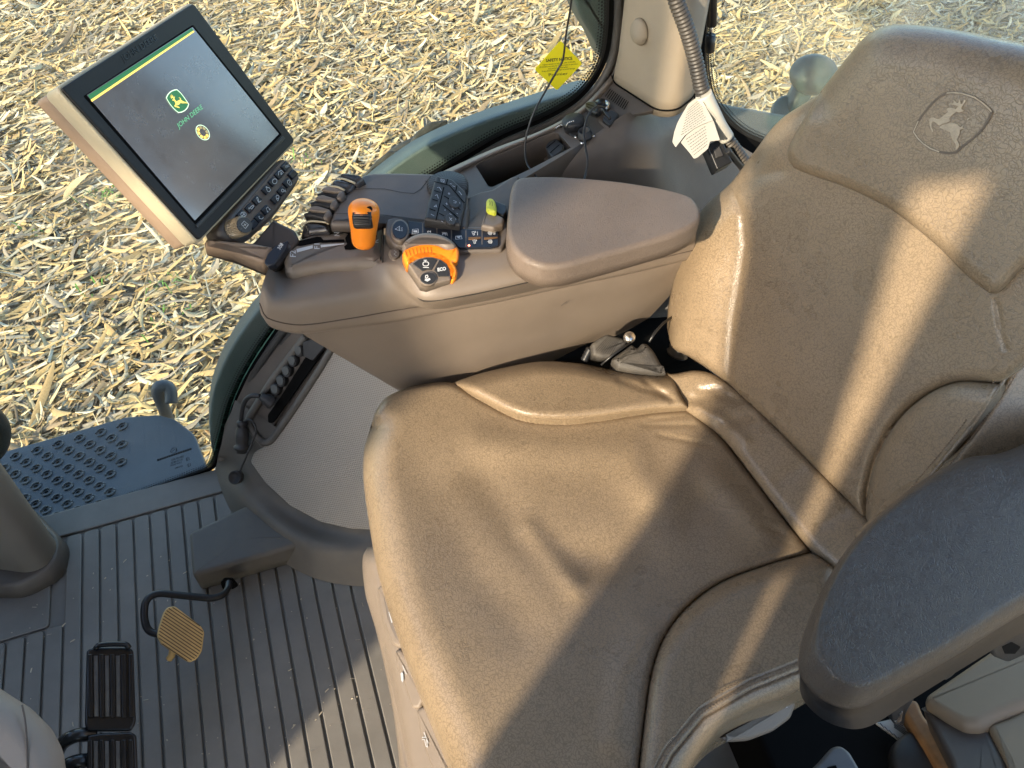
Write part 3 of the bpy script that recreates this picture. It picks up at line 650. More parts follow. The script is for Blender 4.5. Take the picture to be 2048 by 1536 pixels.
# ---- lower side trim with perforated panel, connector recess
a_, b_, c_ = P(740, 1055, z=.10), P(510, 945, z=.11), P(650, 705, y=1.13)
TP = pl3(a_, b_, c_, A3(1, 0, 0))
t = thing('side_trim', 'grey lower side trim with a light perforated panel and a socket recess', 'trim panel', TP.hit(600, 900))
perf = [(664, 690), (760, 730), (880, 800), (840, 1080), (745, 1060), (700, 1058), (640, 1044), (580, 1012), (530, 966), (500, 924), (508, 904), (545, 884), (560, 850)]
def sheet_uv(name, pl, px, th, m, par, bev=.003, off=0.0, r=6):
    px = rpoly(px, r); q = np.array([pl.q2(a, b, off) for a, b in px]); rs = slab_geo(pl, q, th, bev, off, 3); F, fl = rings(rs)
    V = np.vstack(rs); return mk(name, V, F, m, par, flat=fl, uv=np.array([pl.q(v) for v in V]))
sheet_uv('perforated_panel', TP, perf, .02, M['perf'], t, off=.004)
rimA = [TP.hit(*p, -.002) for p in [(438, 905), (470, 905), (500, 934), (530, 975), (580, 1021), (640, 1053), (700, 1066), (760, 1068), (840, 1085)]]
rimB = [P(a, b, z=z) for a, b, z in [(434, 925, .03), (452, 950, .06), (478, 985, .07), (515, 1020, .07), (570, 1062, .07), (632, 1092, .07), (700, 1104, .07), (765, 1106, .07), (850, 1120, .07)]]
rimC = [P(a, b, z=z) for a, b, z in [(431, 937, .004), (441, 975, .004), (462, 1022, .004), (500, 1070, .004), (560, 1120, .004), (625, 1155, .004), (690, 1170, .004), (770, 1174, .004), (860, 1180, .004)]]
rim0 = [TP.hit(*p, -.002) for p in [(470, 800), (500, 820), (560, 860), (600, 900), (640, 950), (680, 980), (720, 1000), (780, 1000), (860, 1020)]]
loft('trim_rim', [rim0, rimA, rimB, rimC], 60, 40, M['pedal_box'], t)
sheet('backing', TP, [(436, 925), (470, 905), (560, 870), (700, 700), (900, 600), (560, 610), (505, 735), (450, 850)], .004, M['taupe_dark'], t, off=-.012)
# recess: dark slot with a raised frame
slab('recess', TP, [(628, 664), (652, 686), (640, 706), (546, 852), (528, 862), (505, 842), (508, 822), (560, 745)], .02, .002, M['taupe_dark'], t, off=-.004, r=6)
slab('slot', TP, [(650, 680), (646, 704), (546, 846), (536, 846), (535, 830), (560, 795), (610, 715), (628, 690)], .004, .001, M['void'], t, off=.001, r=4)
fr = crom([TP.hit(a, b, .004) for a, b in [(668, 690), (640, 738), (600, 800), (560, 858), (543, 880), (530, 886), (516, 876), (502, 856), (498, 838), (512, 812), (545, 760), (590, 700), (612, 672)]], 90)
rs = tube_geo(fr, .0075, 10); F, fl = rings(rs); mk('recess_frame', np.vstack(rs), F, M['pedal_box'], t, flat=fl)
slab('switch_block', TP, [(605, 684), (632, 676), (652, 690), (625, 722), (606, 712)], .012, .002, M['black_soft'], t, off=.010, r=3)
for sx_, sy_ in ((595.6, 702), (583, 722.5), (571, 743), (560, 763), (548.5, 780)):
    f_ = slab('socket', TP, [(sx_ - 9, sy_ - 8), (sx_ - 1, sy_ - 13), (sx_ + 8, sy_ - 8), (sx_ + 9, sy_ + 4), (sx_ + 3, sy_ + 12), (sx_ - 5, sy_ + 8)], .012, .002, M['black_soft'], t, off=.010, smooth_n=24)
    slab('flap', TP, [(sx_ - 8, sy_ - 6), (sx_ - 2, sy_ - 10), (sx_ + 5, sy_ - 7), (sx_ + 6, sy_ + 3), (sx_ + 1, sy_ + 8), (sx_ - 5, sy_ + 4)], .003, .001, M['flap'], f_, off=.0135, smooth_n=24)
# cable with connector hanging from the last socket
t = thing('connector_cable', 'black plug and cable with a hanging capped connector beside the sockets', 'cable', TP.hit(500, 850))
pa, pb = TP.hit(545, 806, .012), TP.hit(520, 792, .03); ax = pb - pa; L_ = np.linalg.norm(ax)
lathe('plug', pa, ax, [(.0, -.002), (.014, 0), (.014, .006), (.0125, .008), (.013, L_ * .5), (.010, L_ * .6), (.007, L_ * .95), (.005, L_)], M['black_soft'], t, 24)
tube('cable', [pb, TP.hit(502, 792, .035), TP.hit(490, 802, .035), TP.hit(484, 822, .03), TP.hit(482, 846, .022)], .0048, M['black_soft'], t, 10, 40)
pa, pb = TP.hit(484, 840, .022), TP.hit(484, 906, .024); ax = pb - pa; L_ = np.linalg.norm(ax)
lathe('connector', pa, ax, [(.0, 0), (.009, .001), (.011, L_ * .05), (.011, L_ * .16), (.009, L_ * .2), (.012, L_ * .28), (.0135, L_ * .45), (.0135, L_ * .62), (.0125, L_ * .66), (.0125, L_ * .76), (.0165, L_ * .79), (.0165, L_ * .88), (.012, L_ * .9), (.011, L_ * .99), (.0, L_)], M['black_soft'], t, ribs=9, depth=.0)
tube('tether', [TP.hit(488, 842, .03), TP.hit(502, 840, .03), TP.hit(512, 860, .03), TP.hit(502, 890, .03), TP.hit(490, 918, .034), TP.hit(480, 942, .034)], .0022, M['black_soft'], t, 8, 40)
cc = P(470, 955, z=.11); lathe('dust_cap', cc, (-.35, -.45, .6), [(.0, -.012), (.014, -.012), (.015, .002), (.013, .003), (.012, -.003), (.0, -.004)], M['black_soft'], t, 28)
# ---- pedal box on the floor beside the trim, rod and ochre pedal
PB = Pl((0, 0, .060), (0, 0, 1))
t = thing('foot_pedal', 'ochre ribbed foot pedal on a bent black rod from a grey brown box', 'pedal', P(480, 1120, z=0))
pad('pedal_housing', PB, rpoly([(377, 1064), (505, 1003), (624, 1074), (590, 1092), (384, 1152)], 9, 5), .058, .010, M['pedal_box'], t, .001, 120)
slab('rod_opening', Pl(P(455, 1168, z=.035), (0, -1, .35)), [(441, 1167), (449, 1158), (466, 1158), (477, 1172), (468, 1178), (447, 1182)], .004, .001, M['void'], t, off=.004, r=3)
rod = crom([P(458, 1164, z=.05), P(456, 1176, z=.055), P(446, 1189, z=.065), P(425, 1196, z=.075), P(385, 1193, z=.09), P(345, 1189, z=.105), P(318, 1187, z=.115), P(299, 1194, z=.12), P(290, 1210, z=.12), P(289, 1238, z=.11), P(297, 1260, z=.10), P(315, 1268, z=.095), P(340, 1270, z=.095)], 80)
tube('rod', rod, .0068, M['black'], t, 14)
PP = Pl(P(362, 1266, z=.125), (.30, -.42, .85), (1, 0, 0))
pad_px = [(335, 1214), (350, 1212), (402, 1252), (409, 1264), (404, 1302), (394, 1318), (380, 1325), (368, 1318), (322, 1287), (314, 1272), (317, 1255), (327, 1224)]
pd = slab('pedal_pad', PP, pad_px, .014, .003, M['ochre'], t, r=5)
gl_ = []; dv = nrm(np.array([71., 48.])); nv_ = np.array([-dv[1], dv[0]]); pp = np.array(rpoly(pad_px, 5)); ce = pp.mean(0) * .5 + np.array([361., 1267.]) * .5
for k in range(13):
    o_ = ce + nv_ * (k - 6) * 6.0; ts = []
    for i in range(len(pp)):
        a, e = pp[i - 1], pp[i] - pp[i - 1]; m_ = np.array([[dv[0], -e[0]], [dv[1], -e[1]]])
        if abs(np.linalg.det(m_)) < 1e-9: continue
        t1, u1 = np.linalg.solve(m_, a - o_)
        if 0 <= u1 <= 1: ts.append(t1)
    if len(ts) >= 2 and max(ts) - min(ts) > 14: gl_.append([tuple(o_ + dv * (min(ts) + 3)), tuple(o_ + dv * (max(ts) - 3))])
marks('grooves', PP, gl_, .0016, .0006, M['ochre_dark'], pd)
tube('pedal_stem', [P(346, 1296, z=.11), P(343, 1312, z=.09), P(338, 1318, z=.085)], .006, M['ochre'], t, 10)
# ---- black brake pedals
BP = Pl(P(215, 1380, z=.17), (.30, -.25, .92), (1, 0, 0))
def brake(label, pts, dy, lip):
    t = thing('brake_pedal', label, 'pedal', P(220, pts[0][1] + 80, z=.17), 'brake pedals')
    slab('pad', BP, pts, .012, .004, M['black_gloss'], t, r=7)
    y0, y1 = pts[0][1] + 9, pts[4][1] - 9
    slabs('ribs', BP, [[(x, y0), (x + 9.5, y0), (x + 11, y1), (x + 1.5, y1)] for x in (175, 198, 220, 242, 257)], .005, .0015, M['black_gloss'], t, off=.005, r=2)
    slabs('grip_strips', BP, [[(x, y0 + 3), (x + 9, y0 + 3), (x + 10.5, y1 - 2), (x + 1.5, y1 - 2)] for x in (187, 209, 231)], .004, .0008, M['pedal_grip'], t, off=.0022, r=1)
    if lip: tube('lip', [BP.hit(191, 1298, .004), BP.hit(196, 1291, .008), BP.hit(225, 1288, .009), BP.hit(252, 1289, .008), BP.hit(258, 1296, .004)], .0045, M['black_gloss'], t, 8, 20)
    tube('pedal_arm', [BP.hit(190, dy, -.02), BP.hit(150, dy + 4, -.01), BP.hit(122, dy + 22, -.03), BP.hit(105, dy + 60, -.06)], .011, M['black_gloss'], t, 10, 30)
    return t
M['pedal_grip'] = mat('worn_rubber_grip', (.12, .11, .10), .7, .6, 500, .3, 60, dust=.4)
brake('upper black ribbed brake pedal with a raised top lip', [(173, 1299), (190, 1293), (258, 1293), (267, 1301), (272, 1444), (262, 1461), (176, 1462), (169, 1450)], 1468, True)
brake('lower black ribbed brake pedal cut off by the photo edge', [(175, 1470), (200, 1466), (262, 1463), (273, 1470), (279, 1625), (270, 1645), (178, 1645), (170, 1630)], 1520, False)
# ---- steering column cover (near, left) and front post with boot
SC = Pl(P(50, 1480, z=.50), (.1, -.3, .95), (1, 0, 0))
t = thing('steering_column_cover', 'smooth beige column cover in the lower left corner', 'column cover', P(0, 1500, z=.1))
cq = np.array([SC.q2(a, b) for a, b in rpoly([(-300, 1250), (-80, 1330), (0, 1384), (46, 1413), (88, 1455), (111, 1500), (117, 1545), (117, 1700), (-300, 1700)], 14, 6)]); cm = SC.q2(-140, 1620)
rs = [[SC.pt(*(cm + (p - cm) * k), h) for p in inset(cq, i)] for i, h, k in [(0, -.42, .35), (0, -.16, .62), (0, -.05, .93)] + [(.03 * (1 - math.cos(math.pi / 16 * j)), -.03 + .03 * math.sin(math.pi / 16 * j), 1) for j in range(9)]]
F, fl = rings(rs); mk('cover_shell', np.vstack([np.array(r) for r in rs]), F, mat('grey_beige_plastic', (.27, .235, .20), .55, .3, 1300, .05), t, flat=fl)
tube('cover_seam', [SC.hit(44, 1410, .0), SC.hit(50, 1440, .0003), SC.hit(54, 1490, .0003), SC.hit(56, 1600, .0003)], .0012, M['taupe_dark'], t, 6, 20)
t = thing('cab_post', 'light grey cab post standing in a dark rubber boot', 'post', P(40, 1150, z=0))
def prism(name, px, z0, z1, m, par, grow=0.0, lean=(0, 0), r=14, bev=.0):
    q = np.array([P(a, b, z=z0)[:2] for a, b in rpoly(px, r, 6)]); rs = []
    for z, g in ((z0, grow), (z0 + (z1 - z0) * .9, grow * .1), (z1 - bev, 0), (z1, -bev)):
        rs.append([A3(x + lean[0] * (z - z0), y + lean[1] * (z - z0), z) for x, y in inset(q, -g)])
    F, fl = rings(rs); return mk(name, np.vstack(rs), F, m, par, flat=fl)
ppx = [(122, 1090), (100, 1136), (62, 1152), (-20, 1140), (-90, 1090), (-60, 1020), (30, 1010)]
prism('post_body', ppx, .035, 1.35, mat('grey_post', (.33, .30, .265), .5, .3, 1300, .05), t, r=26, lean=(.06, .0))
prism('boot', [(136, 1098), (128, 1140), (112, 1160), (52, 1192), (-30, 1190), (-140, 1120), (-80, 1020), (40, 1000)], 0, .045, M['taupe_dark'], t, r=26, grow=.006, bev=.004)
# ---- rear side shelf: tray, sockets, vent, key
SH = pl3(P(830, 330, y=1.19), P(1160, 190, y=1.19), P(1185, 272, y=1.06), A3(1, 0, 0))
t = thing('shelf_console', 'dark taupe side shelf with a deep tray, vent slots and round sockets', 'side console', SH.hit(1100, 300)); shelf = t
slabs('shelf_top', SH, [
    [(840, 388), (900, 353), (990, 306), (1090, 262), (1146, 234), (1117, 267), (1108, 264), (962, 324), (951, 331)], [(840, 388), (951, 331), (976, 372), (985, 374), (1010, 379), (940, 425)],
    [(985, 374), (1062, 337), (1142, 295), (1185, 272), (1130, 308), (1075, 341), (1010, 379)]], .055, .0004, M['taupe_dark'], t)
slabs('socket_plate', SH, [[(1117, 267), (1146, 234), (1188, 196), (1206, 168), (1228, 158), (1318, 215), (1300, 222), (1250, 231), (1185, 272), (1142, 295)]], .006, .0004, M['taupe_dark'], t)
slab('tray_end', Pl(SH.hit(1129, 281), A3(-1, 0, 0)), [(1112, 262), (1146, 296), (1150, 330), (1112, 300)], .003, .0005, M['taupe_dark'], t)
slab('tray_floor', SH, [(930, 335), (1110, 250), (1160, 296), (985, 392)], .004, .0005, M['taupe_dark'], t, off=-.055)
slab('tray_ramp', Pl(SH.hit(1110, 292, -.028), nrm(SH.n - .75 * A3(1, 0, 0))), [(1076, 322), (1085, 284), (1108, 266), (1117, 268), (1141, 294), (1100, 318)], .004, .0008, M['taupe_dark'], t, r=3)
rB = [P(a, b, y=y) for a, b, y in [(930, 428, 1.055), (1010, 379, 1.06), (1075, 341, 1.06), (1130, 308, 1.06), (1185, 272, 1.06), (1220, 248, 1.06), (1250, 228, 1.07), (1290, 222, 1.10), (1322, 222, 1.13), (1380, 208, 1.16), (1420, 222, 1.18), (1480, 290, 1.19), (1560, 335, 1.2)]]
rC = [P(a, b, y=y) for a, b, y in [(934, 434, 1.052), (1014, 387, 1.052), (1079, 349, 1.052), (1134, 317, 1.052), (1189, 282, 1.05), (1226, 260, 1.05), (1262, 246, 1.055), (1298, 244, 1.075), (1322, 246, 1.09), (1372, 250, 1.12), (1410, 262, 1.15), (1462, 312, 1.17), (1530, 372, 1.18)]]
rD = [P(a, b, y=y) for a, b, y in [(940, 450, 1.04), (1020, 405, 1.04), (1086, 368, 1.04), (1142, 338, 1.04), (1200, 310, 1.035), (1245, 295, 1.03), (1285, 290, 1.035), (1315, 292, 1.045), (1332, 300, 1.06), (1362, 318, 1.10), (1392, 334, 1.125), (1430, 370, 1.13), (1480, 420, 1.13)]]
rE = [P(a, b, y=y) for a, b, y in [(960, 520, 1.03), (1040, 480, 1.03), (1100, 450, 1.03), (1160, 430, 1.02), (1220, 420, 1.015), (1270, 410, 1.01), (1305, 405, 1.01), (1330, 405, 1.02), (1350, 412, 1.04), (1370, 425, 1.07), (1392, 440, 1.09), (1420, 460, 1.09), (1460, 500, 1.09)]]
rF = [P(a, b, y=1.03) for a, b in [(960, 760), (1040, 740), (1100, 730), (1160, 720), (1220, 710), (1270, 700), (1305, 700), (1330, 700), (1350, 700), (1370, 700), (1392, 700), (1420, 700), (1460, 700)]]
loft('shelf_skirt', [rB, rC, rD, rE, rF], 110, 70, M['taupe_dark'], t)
loft('sill_strip', [[SH.hit(a, b, .0) for a, b in [(800, 385), (900, 336), (990, 296), (1080, 262), (1150, 224), (1190, 188), (1222, 150)]], [SH.hit(a, b, .006) for a, b in [(800, 394), (900, 346), (990, 304), (1085, 266), (1152, 230), (1193, 194), (1224, 158)]], [SH.hit(a, b, -.004) for a, b in [(800, 402), (900, 356), (990, 312), (1090, 270), (1155, 238), (1198, 202), (1228, 166)]]], 50, 8, M['taupe'], t)
marks('vent_slots', SH, [[(1221 + k * 3.6, 178 + k * 2.5), (1210.5 + k * 3.7, 193 + k * 2.6)] for k in range(11)], .0016, .0015, M['void'], t)
tk = slab('tray_connector', SH, [(1090, 293), (1098, 281), (1113, 276), (1128, 289), (1126, 300), (1106, 314), (1101, 312)], .03, .003, M['black_soft'], t, off=-.012, r=3)
marks('connector_ribs', SH, [[(1093, 296), (1111, 281)], [(1100, 306), (1119, 289)]], .0022, -.0115, M['void'], tk)
slab('square_outlet', SH, [(1196, 240), (1222, 216), (1246, 232), (1216, 259)], .010, .002, M['taupe_dark'], t, off=.004, r=3)
slab('outlet_flap', SH, [(1204, 238), (1220, 219), (1238, 227), (1228, 240), (1218, 250)], .006, .0015, M['black_soft'], t, off=.012, r=3)
slab('square_flange', SH, [(1131, 254), (1152, 240), (1176, 252), (1170, 262), (1148, 272), (1140, 268)], .006, .001, M['black_soft'], t, off=.004, r=3)
b1 = SH.hit(1149, 257, .0); lathe('capped_socket', b1, SH.n, [(.0, 0), (.018, 0), (.018, .007), (.0195, .009), (.0195, .017), (.017, .0195), (.0, .0195)], M['black_soft'], t, 32)
b2 = SH.hit(1171, 275, .0); lathe('round_socket', b2, SH.n, [(.0, 0), (.0125, 0), (.0125, .006), (.0105, .007), (.0105, .014), (.0085, .014), (.008, .004), (.0, .003)], M['black_soft'], t, 32)
for a, b in ((1152, 275), (1164, 287), (1187, 273)): lathe('screw', SH.hit(a, b, .0), SH.n, [(.0, 0), (.003, 0), (.003, .002), (.0, .003)], M['chrome'], t, 10)
ch = crom([SH.hit(1147, 242, .03), SH.hit(1136, 246, .03), SH.hit(1131, 255, .012), SH.hit(1122, 250, .006), SH.hit(1113, 256, .006)], 22)
V = []; F = []
for c in ch:
    b = len(V); V += [c + A3(*d_) * .0019 for d_ in ((1,0,0),(-1,0,0),(0,1,0),(0,-1,0),(0,0,1),(0,0,-1))]; F += [tuple(b + i for i in f_) for f_ in ((0,2,4),(2,1,4),(1,3,4),(3,0,4),(2,0,5),(1,2,5),(3,1,5),(0,3,5))]
mk('bead_chain', V, F, M['chrome'], t)
t = thing('ignition_key', 'black ignition key with cable in a chrome ringed lock', 'key', SH.hit(1200, 222))
k0 = SH.hit(1203, 219); lathe('lock_ring', k0, SH.n, [(.0, 0), (.016, 0), (.016, .008), (.0145, .010), (.0115, .010), (.0115, .004), (.0, .004)], M['chrome'], t, 32)
lathe('key_stem', k0, SH.n, [(.0, .002), (.009, .002), (.009, .016), (.0, .016)], M['black'], t, 20)
KP = Pl(SH.hit(1182, 212, .022), SH.n * .8 - RT * .3)
kh = slab('key_head', KP, [(1169, 207), (1176, 201), (1190, 201), (1197, 209), (1196, 221), (1188, 226), (1176, 222), (1169, 215)], .011, .0035, M['black'], t, r=3)
marks('key_grooves', KP, [[(1172, 207), (1192, 214)], [(1173, 213), (1190, 220)]], .001, .0005, M['void'], kh)
slab('key_fob', Pl(SH.hit(1212, 228, .03), SH.n), [(1203, 217), (1209, 214), (1222, 232), (1217, 236)], .005, .0015, M['black'], t, r=2)
# ---- rear corner pillar
t = thing('cab_pillar', 'beige trimmed cab pillar with a round cap at the rear window', 'pillar', SH.hit(1320, 222))
bp_ = [SH.hit(a, b) for a, b in rpoly([(1226, 163), (1316, 221), (1350, 221), (1387, 191), (1380, 125), (1262, 100)], 16, 6)]
bq = np.array([p[:2] for p in bp_]); zz = np.array([p[2] for p in bp_]); rs = []
for dz, g in ((-.01, .004), (.02, .003), (.05, 0), (.9, -.004)): q = inset(bq, -g); rs.append([A3(x + .008 * dz, y, z + dz) for (x, y), z in zip(q, zz)])
F, fl = rings(rs); mk('pillar_cover', np.vstack(rs), F, M['trim'], t, flat=fl)
q = inset(bq, -.0045); tube('base_gap', [A3(x, y, z + .002) for (x, y), z in list(zip(q, zz))[:28]], .0016, M['void'], t, 6)
A0, B0 = SH.hit(1226, 163), SH.hit(1316, 221); fn = nrm(np.cross(B0 - A0, A3(0, 0, 1))); fn = fn if fn @ (CAM - A0) > 0 else -fn
PF = Pl(A0, fn); lathe('round_cap', PF.hit(1281, 63), fn, [(.0, 0), (.021, 0), (.021, .003), (.017, .009), (.0, .010)], M['trim'], t, 36)
t = thing('gas_strut', 'black gas strut hanging beside the rear pillar', 'gas strut', P(1420, 100, y=1.225))
tube('cylinder', [P(1427, -200, y=1.2), P(1424, 51, y=1.2)], .0085, M['black'], t, 16)
tube('piston_rod', [P(1424, 45, y=1.2), P(1421, 75, y=1.2)], .003, M['chrome'], t, 10)
tube('end_socket', [P(1422, 68, y=1.2), P(1421, 70, y=1.2), P(1419, 102, y=1.2), P(1419, 104, y=1.2)], [.006, .0095, .0095, .007], M['black'], t, 16)
# ---- wiring harness with label and connector
t = thing('wiring_harness', 'black corrugated hose with white label sleeves and a black plug', 'hose', P(1440, 260, y=.95))
hp = crom([P(a, b, y=y) for a, b, y in [(1336, -60, 1.02), (1352, 0, 1.01), (1374, 60, 1.0), (1392, 125, .99), (1404, 180, .98), (1420, 225, .97), (1444, 266, .96), (1466, 296, .95), (1490, 330, .94), (1512, 365, .93)]], 260)
rad = [.0108 + (.0016 if (k // 2) % 2 == 0 else -.0006) for k in range(260)]
tube('corrugated_hose', hp, rad, M['hose'], t, 14)
def z6(*p): return [(1330 + x / 8.535, 170 + y / 8.535) for x, y in p]
LPn = Pl(P(1420, 230, y=.945), -FW * .8 + A3(0, -.3, .5))
slv = [P(a, b, y=y) for a, b, y in [(1407, 188, .972), (1420, 216, .965), (1436, 250, .955), (1452, 276, .95)]]
tube('label_sleeve', slv, .0132, M['paper'], t, 20, 24)
lf = slab('label_flap', LPn, z6((595, 190), (500, 240), (400, 320), (320, 450), (215, 640), (160, 800), (128, 968), (185, 1062), (240, 990), (340, 860), (500, 742), (650, 665), (825, 600)), .0012, .0003, M['paper'], t, off=-.002, r=2)
lf2 = slab('label_flap', Pl(LPn.o - LPn.n * .006, LPn.n), z6((825, 600), (650, 665), (500, 742), (380, 830), (272, 978), (420, 1150), (500, 1258), (560, 1235), (735, 1085), (770, 960), (940, 940)), .0012, .0003, M['paper'], t, r=2)
def dashes(rows_, n):
    out = []
    for (x0, y0), (x1, y1) in rows_:
        k = 0.0
        while k < .96:
            w_ = rnd.uniform(.04, .12); e_ = min(.98, k + w_); out.append(z6((x0 + (x1 - x0) * k, y0 + (y1 - y0) * k), (x0 + (x1 - x0) * e_, y0 + (y1 - y0) * e_))); k = e_ + .03
    return out
r1 = [((300 - i * 13 + 90, 420 + i * 48), (590 + i * 14, 250 + i * 36)) for i in range(10)]
marks('label_print', LPn, dashes(r1, 10), .0007, -.0012, M['paper_ink'], lf)
marks('label_print', Pl(LPn.o - LPn.n * .006, LPn.n), dashes([((360 + i * 22, 930 + i * 44), (700 + i * 6, 700 + i * 50)) for i in range(7)], 7), .0009, .0006, M['paper_ink'], lf2)
marks('label_seams', LPn, [z6((598, 192), (710, 385), (823, 598))], .0008, .004, M['ink'], t)
CP = Pl(P(1438, 310, y=.935), -FW)
cn = slab('plug', CP, z6((710, 1018), (860, 948), (985, 945), (1155, 1310), (905, 1442), (880, 1425)), .035, .0025, M['black'], t, off=.004, r=2)
slab('plug_latch', CP, z6((830, 1085), (930, 1040), (1000, 1200), (870, 1250)), .004, .001, M['black_soft'], cn, off=.008, r=1)
tube('lead', [P(1455, 300, y=.93), P(1475, 325, y=.93), P(1500, 350, y=.93), P(1530, 385, y=.92)], .005, M['black'], t, 8, 20)
# ---- thin black cables
tag(tube('aerial_cable', [P(a, b, y=y) for a, b, y in [(1148, -60, 1.12), (1143, 0, 1.12), (1132, 70, 1.12), (1126, 118, 1.12), (1115, 140, 1.12), (1092, 180, 1.11), (1068, 225, 1.10), (1053, 270, 1.09), (1050, 305, 1.08), (1055, 330, 1.06), (1070, 350, 1.03), (1080, 372, 1.0)]], .0017, M['black'], None, 8, 120), 'thin black cable hanging down in front of the side window', 'cable')
tag(tube('key_cable', [P(a, b, y=y) for a, b, y in [(1210, 216, 1.075), (1196, 213, 1.07), (1184, 220, 1.06), (1173, 240, 1.05), (1168, 265, 1.04), (1171, 295, 1.02), (1175, 320, 1.0), (1172, 345, .99), (1166, 368, .97)]], .0020, M['black'], None, 8, 90), 'thin black cable looping from the ignition key behind the armrest', 'cable')
# ---- yellow sticker on the glass
t = slab('safety_sticker', Pl((0, 1.214, 0), (0, -1, 0), (1, 0, 0)), [(1121, 81), (1165, 127), (1114, 181), (1069, 139)], .0006, .0002, M['yellow'], None, r=5)
tag(t, 'yellow diamond safety notice sticker on the side window glass', 'sticker')
STK = Pl((0, 1.214, 0), (0, -1, 0), (1, 0, 0))
def z5(x, y): return (1060 + x / 12.8, 70 + y / 12.8)
lettering('sticker_title', STK, [('SAFETY NOTICE', z5(412, 692), z5(1085, 630), z5(405, 618))], .0004, M['ink'], t, bold=.03)
lettering('sticker_text', STK, [('Tighten wheel and axle bolts after 3 HOURS,', z5(320, 782), z5(1170, 700), z5(316, 745)), ('10 HOURS and daily for the first week of operation,', z5(245, 845), z5(1228, 752), z5(241, 808)), ('and periodically thereafter.', z5(472, 880), z5(982, 832), z5(468, 843)), ('Keep wheel hardware tight to avoid damage.', z5(308, 948), z5(1158, 868), z5(304, 911)), ('Premier', z5(482, 1058), z5(968, 1018), z5(476, 985))], .0004, M['ink'], t, bold=0)
# ================================================================== CONTROL CONSOLE (right armrest)
def LR(row): return [P(a, b, **{k: v}) for a, b, k, v in row]
t = thing('control_console', 'taupe armrest control console with buttons, levers and padded lid', 'control console', (.2, .88, .45)); con = t
r0 = LR([(612, 474, 'z', .750), (650, 470, 'z', .752), (700, 475, 'z', .752), (766, 470, 'z', .754), (820, 455, 'z', .77), (900, 450, 'z', .77), (1000, 450, 'z', .77), (1100, 440, 'z', .77), (1250, 432, 'z', .765), (1380, 425, 'z', .76)])
r1 = LR([(575, 492, 'z', .748), (610, 504, 'z', .750), (680, 510, 'z', .752), (766, 514, 'z', .757), (800, 530, 'z', .768), (850, 560, 'z', .768), (940, 548, 'z', .768), (1040, 532, 'z', .768), (1120, 525, 'z', .765), (1250, 490, 'z', .76), (1385, 438, 'z', .755)])
r2 = LR([(550, 512, 'z', .744), (572, 546, 'z', .742), (640, 539, 'z', .746), (720, 532, 'z', .747), (768, 535, 'z', .754), (800, 563, 'z', .748), (850, 602, 'z', .745), (950, 588, 'z', .748), (1060, 564, 'z', .748), (1120, 552, 'z', .748), (1250, 515, 'z', .745), (1390, 458, 'z', .74)])
r3 = LR([(528, 560, 'y', .865), (556, 600, 'y', .852), (640, 598, 'y', .846), (720, 588, 'y', .846), (790, 590, 'y', .836), (860, 618, 'y', .82), (950, 606, 'y', .82), (1060, 583, 'y', .82), (1250, 535, 'y', .82), (1392, 475, 'y', .82)])
r4 = LR([(519, 606, 'y', .855), (535, 636, 'y', .846), (600, 650, 'y', .842), (700, 637, 'y', .842), (790, 621, 'y', .840), (900, 603, 'y', .835), (1000, 585, 'y', .832), (1150, 553, 'y', .83), (1270, 528, 'y', .83), (1388, 500, 'y', .83)])
r5 = LR([(524, 632, 'y', .86), (545, 656, 'y', .853), (600, 667, 'y', .848), (700, 655, 'y', .848), (800, 641, 'y', .846), (900, 622, 'y', .842), (1000, 603, 'y', .84), (1150, 570, 'y', .838), (1270, 545, 'y', .838), (1390, 516, 'y', .838)])
r6 = LR([(545, 640, 'y', .90), (565, 655, 'y', .89), (605, 664, 'y', .87), (700, 652, 'y', .87), (800, 638, 'y', .87), (900, 619, 'y', .87), (1000, 600, 'y', .87), (1150, 567, 'y', .87), (1270, 542, 'y', .87), (1390, 513, 'y', .87)])
loft('shell', [r0, r1, r2, r3, r4, r5, r6], 150, 90, M['taupe'], t)
l0 = LR([(596, 655, 'y', .868), (700, 645, 'y', .860), (800, 630, 'y', .858), (900, 612, 'y', .855), (1000, 592, 'y', .853), (1150, 560, 'y', .85), (1270, 535, 'y', .85), (1400, 502, 'y', .85)])
l1 = LR([(606, 668, 'y', .875), (700, 668, 'y', .866), (800, 655, 'y', .862), (900, 638, 'y', .858), (1000, 622, 'y', .856), (1150, 590, 'y', .855), (1270, 560, 'y', .855), (1396, 520, 'y', .855)])
l2 = LR([(650, 695, 'y', .885), (740, 715, 'y', .878), (820, 715, 'y', .874), (920, 690, 'y', .868), (1020, 665, 'y', .866), (1150, 625, 'y', .866), (1260, 595, 'y', .866), (1370, 545, 'y', .866)])
l3 = LR([(730, 742, 'y', .90), (800, 775, 'y', .895), (900, 770, 'y', .888), (980, 745, 'y', .882), (1060, 718, 'y', .88), (1160, 678, 'y', .88), (1250, 642, 'y', .88), (1340, 590, 'y', .88)])
l4 = LR([(800, 783, 'y', .92), (840, 800, 'y', .91), (920, 800, 'y', .90), (1000, 770, 'y', .895), (1080, 735, 'y', .892), (1180, 686, 'y', .892), (1240, 668, 'y', .892), (1298, 636, 'y', .892)])
loft('body', [l0, l1, l2, l3, l4], 120, 60, M['taupe'], t)
# underside and far side so the body is closed from other positions
sheet('back_panel', Pl((0, 1.0, 0), (0, -1, .3)), [(640, 480), (1040, 365), (1380, 400), (1360, 470), (1200, 600), (900, 700), (700, 640)], .01, M['taupe_dark'], t)
sd = mat('seam_gap', (.02, .016, .012), .8)
DK = Pl((0, 0, .770), (0, 0, 1)); 
def dk(z): return Pl((0, 0, z), (0, 0, 1))
